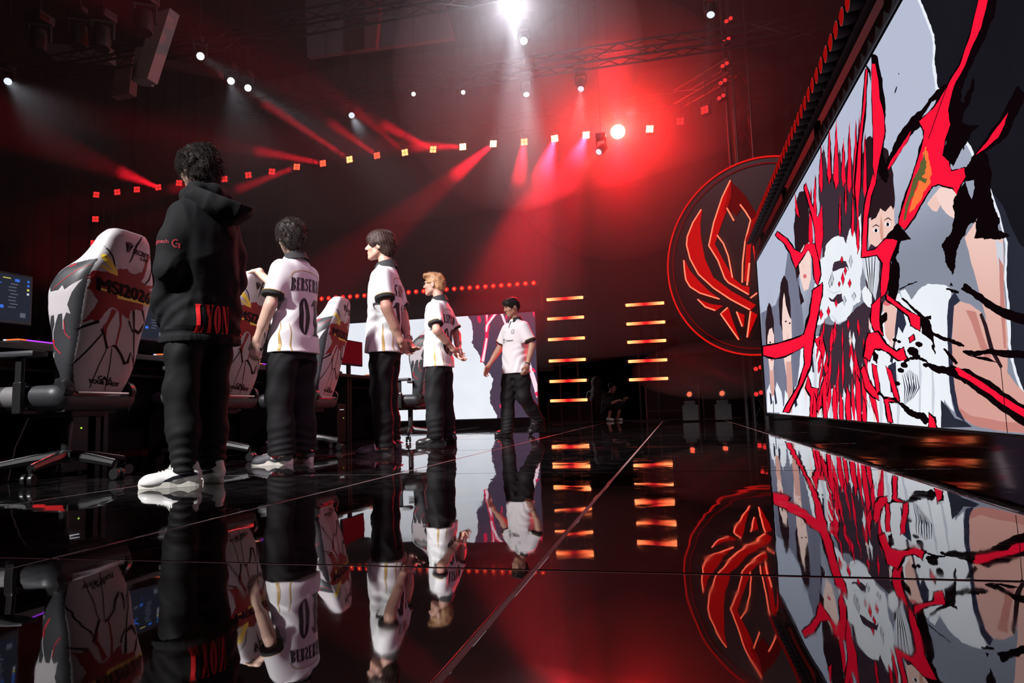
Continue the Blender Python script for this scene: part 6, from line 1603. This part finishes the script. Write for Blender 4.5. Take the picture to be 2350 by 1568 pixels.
        U, T_ = poly_tris(strip_polys([(0, 1.48), (0, 1.44), (-0.004, 1.385)], [0.020, 0.016, 0.006])); decal('placket', U, T_, b, fr, M_TRIM, sh_o, 0.003, 0.02)

def make_hoodie(cfg, body):
    h = 0.0075; s = SDF((-0.40, -0.44, 0.70), (0.42, 0.44, 1.72), h)
    rows = [(0.690, 0, 0, .146, .196), (0.79, 0, 0, .152, .200), (0.90, 0, 0, .152, .200), (1.05, -.004, 0, .146, .192), (1.22, -.01, 0, .142, .194), (1.34, -.014, 0, .132, .190), (1.42, -.016, 0, .112, .168), (1.49, -.015, 0, .088, .122), (1.55, -.01, 0, .076, .084)]
    s.loft(rows, 0.02, n=2.4)
    for side in (0, 1):
        sh, el, wr = [V3(*p) for p in cfg['arms'][side]]; sg = 1 if side == 0 else -1
        s.chain([sh - V3(0, 0.03 * sg, 0), sh * 0.5 + el * 0.5, el, el * 0.4 + wr * 0.6, wr], (0.076, 0.070, 0.066, 0.060, 0.046), 0.04)
    # hood: a thick rolled collar and a pouch hanging off the back
    s.chain([(0.055, 0.06, 1.49), (0.02, 0.092, 1.515), (-0.06, 0.092, 1.53), (-0.09, 0.0, 1.54), (-0.06, -0.092, 1.53), (0.02, -0.092, 1.515), (0.055, -0.06, 1.49)], (0.028, 0.032, 0.034, 0.036, 0.034, 0.032, 0.028), 0.03)
    def fold(x, y, z):
        f1 = cloth_folds(0.012, 2.0, 4, 0.55)(x, y, z) + cloth_folds(0.005, 5.0, 9, 0.4)(x, y, z)
        f2 = -0.006 * np.sin((z + 0.7 * x) * 46 + 5 * wav(x, y, z, 2, 13)) * np.clip((1.0 - z) / 0.2, 0, 1) * (z > 0.80)
        ribs = 0.002 * np.sin(np.arctan2(y, x) * 120) * (z < 0.765)
        return f1 + f2 + ribs + np.where(np.abs(z - 0.775) < 0.010, 0.006, 0)
    s.disp(fold); s.plane((0, 0, 0.725), (0, 0, -1))
    me = s.mesh('hoodie', 1); ho = link('hoodie', me, M_HOOD, body); b = bvh_of(me)
    mr = glow('x', (0, 0, 0, 1)) if False else mat('hoodie_red_print', (1.0, 0.015, 0.02, 1), 0.6)
    back = lambda u, v: ((-1.0, -u, v), (1, 0, 0)); yo = cfg.get('name_off', 0.0)
    U, T_ = poly_tris([[(p[0] + yo, p[1] + 0.845) for p in q] for q in glyphs('LYON', 0.145, 0.185)]); decal('team_lettering', U, T_, b, back, mr, ho, 0.003, 0.02)
    sh, el, wr = [V3(*p) for p in cfg['arms'][0]]
    # sleeve print runs round the left sleeve, read from behind and the side
    dirv = unit(V3(0.55, -0.8, 0)); rt = unit(V3(-0.8, -0.55, 0)); o_ = sh * 0.42 + el * 0.58
    to = lambda u, v: (tuple(o_ - dirv * 0.6 + rt * u + V3(0, 0, v)), tuple(dirv))
    mp = mat('hoodie_pink_print', (0.42, 0.03, 0.05, 1), 0.6)
    U, T_ = text_polys('logitech', 0.095, 0.026, 0.01); decal('sponsor_lettering', [(u - 0.035, v + 0.005 - u * 0.10) for u, v in U], T_, b, to, mp, ho, 0.0016, 0.012)
    U, T_ = poly_tris(_ring(0.043, -0.004, 0.017, 0.022, 0.010, 0.015, 0.9, 5.2, 10) + [_r(0.044, -0.008, 0.062, -0.002), _r(0.054, -0.028, 0.062, -0.002)]); decal('sponsor_mark', U, T_, b, to, mp, ho, 0.0016, 0.012)
    # hood: a soft bowl of cloth hanging open behind the neck
    q = SDF((-0.36, -0.26, 1.28), (0.12, 0.26, 1.62), 0.006); Rh = frame((-0.30, -0.10, 1))
    q.ell((-0.130, -0.015, 1.480), (0.138, 0.172, 0.118), Rh, 0.005); q.ell((-0.060, 0, 1.50), (0.105, 0.135, 0.075), None, 0.04)
    q.ell((-0.235, -0.045, 1.475), (0.045, 0.085, 0.055), Rh, 0.04)
    q.disp(lambda x, y, z: cloth_folds(0.010, 3.2, 14, 0.8)(x, y, z) + cloth_folds(0.004, 7.0, 15, 0.8)(x, y, z))
    q.ell((-0.150, -0.02, 1.510), (0.118, 0.140, 0.098), Rh, 0.006, 's'); q.plane((-0.13, 0, 1.512), (-0.42, -0.10, 1))
    q.cone((-0.02, 0, 1.40), (0.0, 0, 1.70), 0.062, 0.062, 0.01, 's')
    link('hood', q.mesh('hood', 1), M_HOOD, ho)
    MB().tube([(-0.02, -0.228, 0.80), (-0.03, -0.232, 0.78)], 0.004, 6).build('hem_tag', M_PLAST, ho)

# ---- poses -------------------------------------------------------------------------------------------------
def stand(spread=0.10, kx=0.02):
    return [((0, .09, .92), (kx, spread, .49), (-.02, spread + .01, .09)), ((0, -.09, .92), (kx, -spread, .49), (-.02, -spread - .01, .09))]
hang = lambda sg, fx=0.0: ((-.01, sg * .185, 1.42), (-.03 + fx * .3, sg * .245, 1.14), (0.05 + fx, sg * .235, 0.89))
WHITE_SHOE = mat('shoe_white_leather', (0.78, 0.77, 0.76, 1), 0.4); SOLE_W = mat('shoe_white_rubber', (0.68, 0.66, 0.60, 1), 0.6)
GREY_SHOE = mat('shoe_grey_mesh', (0.085, 0.088, 0.10, 1), 0.6, bump=(200, 0.2)); DARK_SHOE = mat('shoe_dark_grey', (0.05, 0.048, 0.052, 1), 0.55); SOLE_D = mat('shoe_dark_rubber', (0.06, 0.055, 0.055, 1), 0.6); BLK_SHOE = mat('shoe_black', (0.012, 0.012, 0.013, 1), 0.35)
D = math.radians
def local(cfg, p):
    """world point -> this person's local frame"""
    v = np.array(p, float) - np.array(cfg['loc'] if len(cfg['loc']) == 3 else list(cfg['loc']) + [0]); c, q = math.cos(-cfg['yaw']), math.sin(-cfg['yaw']); k = 1.80 / cfg['H']
    return V3(v[0] * c - v[1] * q, v[0] * q + v[1] * c, v[2]) * k

PEOPLE = []
# the person in the hoodie
P1 = dict(H=1.79, loc=(-2.41, 3.09, 0), yaw=D(165), skin='light', seed=1, hair='curly', hair_m=M_HAIRB, top='hoodie', head=(0.025, 0.005, 1.690), hyaw=D(-8), hpitch=D(-4), pant=0.90, cuff=0.074,
          label='person in a black hoodie and white sneakers standing with back turned', shoe=(WHITE_SHOE, SOLE_W, 'court'), name_off=-0.035, h=0.006)
P1['legs'] = [((0, .085, .92), (0.02, .095, .49), (-.01, .095, .10)), ((0, -.09, .92), (0.03, -.10, .49), (0.0, -.085, .10))]
P1['arms'] = [((-.01, .165, 1.395), (-.02, .205, 1.09), (0.12, .15, 0.88)), ((-.01, -.165, 1.395), (-.01, -.200, 1.09), (0.12, -.13, 0.88))]
P1['hands'] = [(unit((0.7, -0.6, -0.1)), (0, -1, -0.5), (0.3, 0, 1), (0.5, .5, .5, .5)), (unit((0.7, 0.6, -0.1)), (0, 1, -0.5), (0.3, 0, 1), (0.5, .5, .5, .5))]
P1['feet'] = [((0.0, .105, 0), D(48)), ((0.02, -.09, 0), D(-8))]
PEOPLE.append(P1)
# hand on the chair
P2 = dict(H=1.77, loc=(-2.67, 4.42, 0), yaw=D(171), skin='light', seed=2, hair='mop', hair_m=M_HAIRB, top='polo', head=(0.03, 0.0, 1.685), hyaw=D(-30), hpitch=D(-6), pant=1.06, cuff=0.095, reach=True,
          label='curly black-haired player in a white jersey resting a hand on a chair', shoe=(GREY_SHOE, SOLE_W, 'run'), name='BERSERKER', number='01', name_w=0.36, name_off=0.03)
P2['legs'] = [((0, .09, .92), (0.03, .12, .49), (0.0, .12, .10)), ((0, -.09, .92), (0.02, -.10, .49), (-.02, -.10, .10))]
P2['arms'] = [((-.01, .172, 1.408), (0.00, .245, 1.13), (0.13, .24, 0.88)), ((0.0, -.18, 1.41), (0.20, -.23, 1.22), (0.44, -.12, 1.40))]
P2['arms'][1] = (P2['arms'][1][0], P2['arms'][1][1], tuple(local(P2, (-3.10, 4.63, 1.455))))
P2['hands'] = [(unit((0.25, 0, -1)), (0.0, -1, 0), (1, 0, 0.2), (0.75, 0.85, 0.9, 0.95)), (unit((1, 0.15, -0.15)), (0, 0, -1), (0.1, 1, 0), (0.5, 0.55, 0.55, 0.6))]
P2['feet'] = [((0.03, .125, 0), D(30)), ((-.01, -.11, 0), D(-20))]
PEOPLE.append(P2)
# hands behind the back, bowl cut
behind = lambda sg, z0=1.0: ((-.02, sg * .185, 1.42), (-.10, sg * .255, 1.15), (-.215, sg * .075, 0.96))
P3 = dict(H=1.87, loc=(-2.33, 5.26, 0), yaw=D(188), skin='fair', seed=3, hair='bowl', hair_m=M_HAIRD, top='polo', head=(0.03, 0.0, 1.685), hyaw=D(4), hpitch=D(3), pant=0.88, cuff=0.080,
          label='dark-haired player in profile with hands clasped behind a white jersey', shoe=(DARK_SHOE, SOLE_D, 'run'), name='SAINT', number='11', name_w=0.26)
P3['legs'] = stand(0.09)
P3['arms'] = [((-.02, .172, 1.408), (-.075, .225, 1.14), (-.155, .10, 0.885)), ((-.02, -.172, 1.408), (-.085, -.225, 1.14), (-.17, -.06, 0.905))]
P3['hands'] = [(unit((-0.15, -0.75, -0.5)), (-1, 0.2, 0.2), (-0.2, -0.3, 1), (0.8, .8, .75, .7)), (unit((-0.5, 0.45, -0.6)), (0.2, 0.3, 1), (0.2, 1, 0), (0.45, .5, .55, .6))]
P3['feet'] = [((0.02, .10, 0), D(18)), ((0.0, -.10, 0), D(-14))]
PEOPLE.append(P3)
# fair hair, hands behind
P4 = dict(H=1.79, loc=(-2.37, 6.70, 0), yaw=D(176), skin='fair', seed=4, hair='quiff', hair_m=M_HAIRF, top='polo', head=(0.035, 0.0, 1.685), hyaw=D(6), hpitch=D(2), pant=0.97, cuff=0.082,
          label='fair-haired player with glasses and hands behind a white jersey', shoe=(BLK_SHOE, BLK_SHOE, 'plain'), name='INSPIRED', number='00', name_w=0.32, glasses=True)
P4['legs'] = [((0, .09, .92), (0.02, .11, .49), (0.0, .11, .09)), ((0, -.09, .92), (0.0, -.12, .49), (-.03, -.14, .09))]
P4['arms'] = [((-.02, .176, 1.408), (-.09, .255, 1.16), (-.180, .04, 0.97)), ((-.02, -.176, 1.408), (-.10, -.255, 1.16), (-.20, -.06, 0.96))]
P4['hands'] = [(unit((-0.12, -0.85, -0.4)), (-1, 0.1, 0.2), (-0.2, -0.3, 1), (0.8, .85, .85, .8)), (unit((-0.35, 0.35, -0.8)), (-0.7, 0.4, 0.5), (0.2, 1, 0), (0.7, .75, .75, .8))]
P4['feet'] = [((0.02, .12, 0), D(16)), ((-.03, -.15, 0), D(-22))]
PEOPLE.append(P4)
# walking
P5 = dict(H=1.82, loc=(-2.03, 8.75, 0), yaw=D(238), skin='tan', seed=5, hair='crop', hair_m=M_HAIRB, top='polo', head=(0.05, 0.0, 1.68), hyaw=D(-14), hpitch=D(-16), pant=0.98, cuff=0.082, walk=True, front=True,
          label='player in a white jersey walking with eyes lowered past the rear screen', shoe=(BLK_SHOE, BLK_SHOE, 'plain'), reach=True)
P5['legs'] = [((0, .09, .91), (-.02, .10, .50), (-.26, .12, .20)), ((0.01, -.09, .92), (0.08, -.09, .49), (0.10, -.09, .10))]
P5['arms'] = [((-.01, .172, 1.408), (-.05, .255, 1.14), (0.03, .235, 0.90)), ((-.01, -.172, 1.408), (0.02, -.28, 1.15), (0.17, -.33, 0.93))]
P5['hands'] = [(unit((0.25, -0.05, -1)), (0, -1, 0), (1, 0, 0.2), (0.8, .85, .9, .95)), (unit((0.35, -0.25, -0.9)), (-0.3, 0.9, 0), (1, 0.1, 0.3), (0.35, .45, .5, .55))]
P5['feet'] = [((-.235, .12, .115), D(4), D(38)), ((0.12, -.09, 0), D(-6), 0.0)]
PEOPLE.append(P5)
BODIES = [make_person(c) for c in PEOPLE]
# glasses for the fair-haired player, watch for the walker, wristband
T4, R4 = head_frame(V3(*P4['head']), P4['hyaw'], P4['hpitch'])
g = MB()
for sg in (-1, 1):
    g.tube([T4(0.116, sg * 0.032 + 0.019 * math.cos(t), -0.004 + 0.015 * math.sin(t)) for t in np.linspace(0, 6.28, 15)[:-1]], 0.0018, 5, closed=True)
    g.tube([T4(0.114, sg * 0.051, 0.0), T4(0.06, sg * 0.074, 0.002), T4(0.0, sg * 0.082, 0.0)], 0.0018, 5)
g.tube([T4(0.117, 0.013, -0.002), T4(0.120, 0, 0.0), T4(0.117, -0.013, -0.002)], 0.0018, 5); g.build('glasses_frame', M_PLAST, BODIES[3])
def bracelet(body, cfg, side, r, m, name, off=0.02, dial=False):
    sh, el, wr = [V3(*p) for p in cfg['arms'][side]]; d = unit(wr - el); c = wr - d * off; u = unit(np.cross(d, (1, 0, 0.2))); w = np.cross(d, u)
    o = MB().tube([c + (u * math.cos(t) + w * math.sin(t)) * r for t in np.linspace(0, 6.28, 17)[:-1]], 0.006, 6, closed=True).build(name, m, body, True)
    if dial: MB().lathe([(0.001, 0.006), (0.016, 0.006), (0.018, 0.0), (0.018, -0.006)], 16, frame(tuple(w)), tuple(c + w * (r + 0.003))).build('watch_dial', M_CHROME, o, True)
bracelet(BODIES[4], P5, 0, 0.031, M_PLAST, 'watch', 0.015, True); bracelet(BODIES[4], P5, 0, 0.030, mat('silver_bead', (0.6, 0.6, 0.62, 1), 0.3, 0.8), 'wristband', 0.0)
bracelet(BODIES[2], P3, 1, 0.031, M_CHROME, 'watch', 0.02, True)

# ---- two crew members in the dark behind the stage
def crew(label, loc, yaw, jacket_m, pants_m, J, cap=None):
    """small distant figure: body, jacket, trousers, hair from a joint list"""
    def grid(): return SDF((-0.55, -0.45, -0.02), (0.6, 0.45, J['top'] + 0.06), 0.011)
    s = grid(); hc = V3(*J['head']); T, R = add_head(s, hc, 0.0, J.get('pitch', 0.0)); s.cone(V3(*J['neck']), hc - V3(0.02, 0, 0.06), 0.05, 0.05, 0.03)
    for sd in (0, 1):
        a = [V3(*p) for p in J['arm'][sd]]; s.chain(a, (0.045, 0.038, 0.028), 0.02); add_hand(s, a[-1], a[-1] - a[-2], (0, 0, -1), (0, -1 if sd == 0 else 1, 0.2))
        l = [V3(*p) for p in J['leg'][sd]]; s.chain(l, (0.07, 0.05, 0.036), 0.03); s.cone(l[-1] + V3(-0.03, 0, -0.04), l[-1] + V3(0.12, 0, -0.05), 0.036, 0.028, 0.03)
    s.chain([V3(*J['hip']), V3(*J['neck'])], (0.12, 0.10), 0.05)
    b = link('person', s.mesh('person', 1), SKIN['fair']); b.location = loc; b.rotation_euler = (0, 0, yaw); tag(b, label, 'person', 'crew behind the stage')
    s = grid(); s.chain([V3(*J['hip']), (V3(*J['hip']) + V3(*J['neck'])) / 2, V3(*J['neck']) - V3(0, 0, 0.05)], (0.175, 0.185, 0.145), 0.05)
    for sd in (0, 1):
        a = [V3(*p) for p in J['arm'][sd]]; s.chain([a[0], a[1], a[1] * (1 - J.get('cuff', 0.85)) + a[2] * J.get('cuff', 0.85)], (0.085, 0.066, 0.052), 0.04)
    if J.get('hood'): s.ell(hc + V3(-0.02, 0, 0.0), (0.135, 0.125, 0.15), None, 0.03); s.cone(V3(*J['neck']), hc - V3(0.03, 0, 0.05), 0.12, 0.11, 0.05); s.ell(hc + V3(0.11, 0, -0.03), (0.08, 0.085, 0.10), None, 0.01, 's')
    s.disp(cloth_folds(0.010, 2.2, 31, 0.5)); link('jacket', s.mesh('jacket', 1), jacket_m, b)
    s = grid()
    for sd in (0, 1):
        l = [V3(*p) for p in J['leg'][sd]]; e = J.get('shorts', 1.0); k = l[1] * (1 - e) + l[2] * e
        s.chain([l[0], l[1], k] if e > 0 else [l[0], l[0] * 0.2 + l[1] * 0.8], (0.105, 0.085, 0.075) if e > 0 else (0.105, 0.085), 0.03)
    s.disp(cloth_folds(0.008, 2.8, 32, 0.5)); link('trousers', s.mesh('trousers', 1), pants_m, b)
    for sd in (0, 1):
        l = V3(*J['leg'][sd][2]); q = SDF(l - 0.2, l + 0.22, 0.009); q.cone(l + V3(-0.04, 0, -0.045), l + V3(0.13, 0, -0.058), 0.045, 0.036, 0.03); q.plane((0, 0, l[2] - 0.088), (0, 0, -1)); link('shoe', q.mesh('shoe', 1), J.get('shoe_m', BLK_SHOE), b)
    if not J.get('hood'):
        q = SDF(hc - 0.17, hc + 0.17, 0.009); q.ell(hc + V3(-0.015, 0, 0.025), (0.11, 0.09, 0.10), None, 0.02); q.ell(hc + V3(0.11, 0, -0.05), (0.07, 0.08, 0.085), None, 0.01, 's'); link('hair', q.mesh('hair', 1), M_HAIRB, b)
    return b
M_GREYC = mat('grey_sweatshirt', (0.20, 0.17, 0.18, 1), 0.85); M_BLKC = mat('black_cotton', (0.012, 0.011, 0.012, 1), 0.9)
g = at_y(1369, 900, 17.9)
crew('person in a grey hooded top standing in the dark behind the stage edge', (float(g[0]), 17.9, -0.70), D(80), M_GREYC, M_GREYC,
     dict(top=1.85, head=(0.02, 0, 1.70), neck=(-.01, 0, 1.47), hip=(0, 0, 0.98), hood=True, arm=[((0, .19, 1.40), (-.02, .25, 1.12), (.10, .20, .90)), ((0, -.19, 1.40), (-.02, -.25, 1.12), (.10, -.20, .90))], leg=[((0, .09, .92), (.02, .10, .49), (0, .10, .09)), ((0, -.09, .92), (.02, -.10, .49), (0, -.10, .09))]))
g = at_y(1401, 958, 16.45)
crew('crouching crew member in black with bare arms and white socks at the stage edge', (float(g[0]), 16.45, 0.0), D(-45), M_BLKC, M_BLKC,
     dict(top=0.95, head=(0.12, 0, 0.80), pitch=-0.2, neck=(0.06, 0, 0.60), hip=(-.10, 0, 0.22), cuff=0.05, shorts=0.25, shoe_m=mat('white_sock', (0.75, 0.74, 0.73, 1), 0.8),
          arm=[((0.05, .17, .55), (.18, .22, .40), (.36, .16, .50)), ((0.05, -.17, .55), (.20, -.22, .38), (.40, -.14, .46))], leg=[((-.08, .09, .22), (.24, .15, .40), (.10, .14, .09)), ((-.08, -.09, .22), (.24, -.15, .40), (.12, -.14, .09))]))
# ------------------------------------------------------------------ stage haze: bank under the rig, denser patches added to strengthen glow and beams
def haze(name, dens, g=0.3):
    hz = bpy.data.materials.new(name); hz.use_nodes = True; nt = hz.node_tree
    nt.nodes.remove(nt.nodes['Principled BSDF'])
    sc = nt.nodes.new('ShaderNodeVolumeScatter'); sc.inputs['Color'].default_value = (1, 1, 1, 1)
    sc.inputs['Density'].default_value = dens; sc.inputs['Anisotropy'].default_value = g
    nt.links.new(sc.outputs[0], nt.nodes['Material Output'].inputs['Volume'])
    return hz
def ellipsoid(c, r):
    bm = bmesh.new(); bmesh.ops.create_icosphere(bm, subdivisions=4, radius=1.0)
    for v in bm.verts: v.co = Vector((c[0] + v.co.x * r[0], c[1] + v.co.y * r[1], c[2] + v.co.z * r[2]))
    me = bpy.data.meshes.new('haze'); bm.to_mesh(me); bm.free(); return me
tag(link('haze', ellipsoid((-4.2, 12.0, 6.5), (12.6, 6.4, 5.5)), haze('haze_bank', HAZE_BANK)),
    'bank of smoke haze under the blinder truss', 'haze', kind='stuff')
tag(link('haze', ellipsoid(tuple(FL + np.array([0, -0.35, 0])), (2.7, 1.1, 3.0)), haze('haze_flare', HAZE_FLARE)),  # dense haze added to imitate the lamp's lens flare
    'dense haze added round the dazzling blinder for its red lens flare', 'haze', kind='stuff')
tag(link('haze', ellipsoid((-6.2, 14.0, 6.5), (9.0, 1.25, 1.9)), haze('haze_truss', HAZE_TRUSS)),
    'thick band of smoke haze along the row of blinders', 'haze', kind='stuff')
tag(link('haze', ellipsoid((-2.4, 11.0, 6.3), (2.2, 1.5, 2.6)), haze('haze_white', HAZE_WHITE)),
    'pale puff of smoke haze under the brightest white spot', 'haze', kind='stuff')
tag(link('haze', ellipsoid((0.9, 13.0, 0.95), (1.7, 0.9, 0.55)), haze('haze_low', HAZE_LOW)),
    'low wisp of red smoke haze beside the neon emblem', 'haze', kind='stuff')
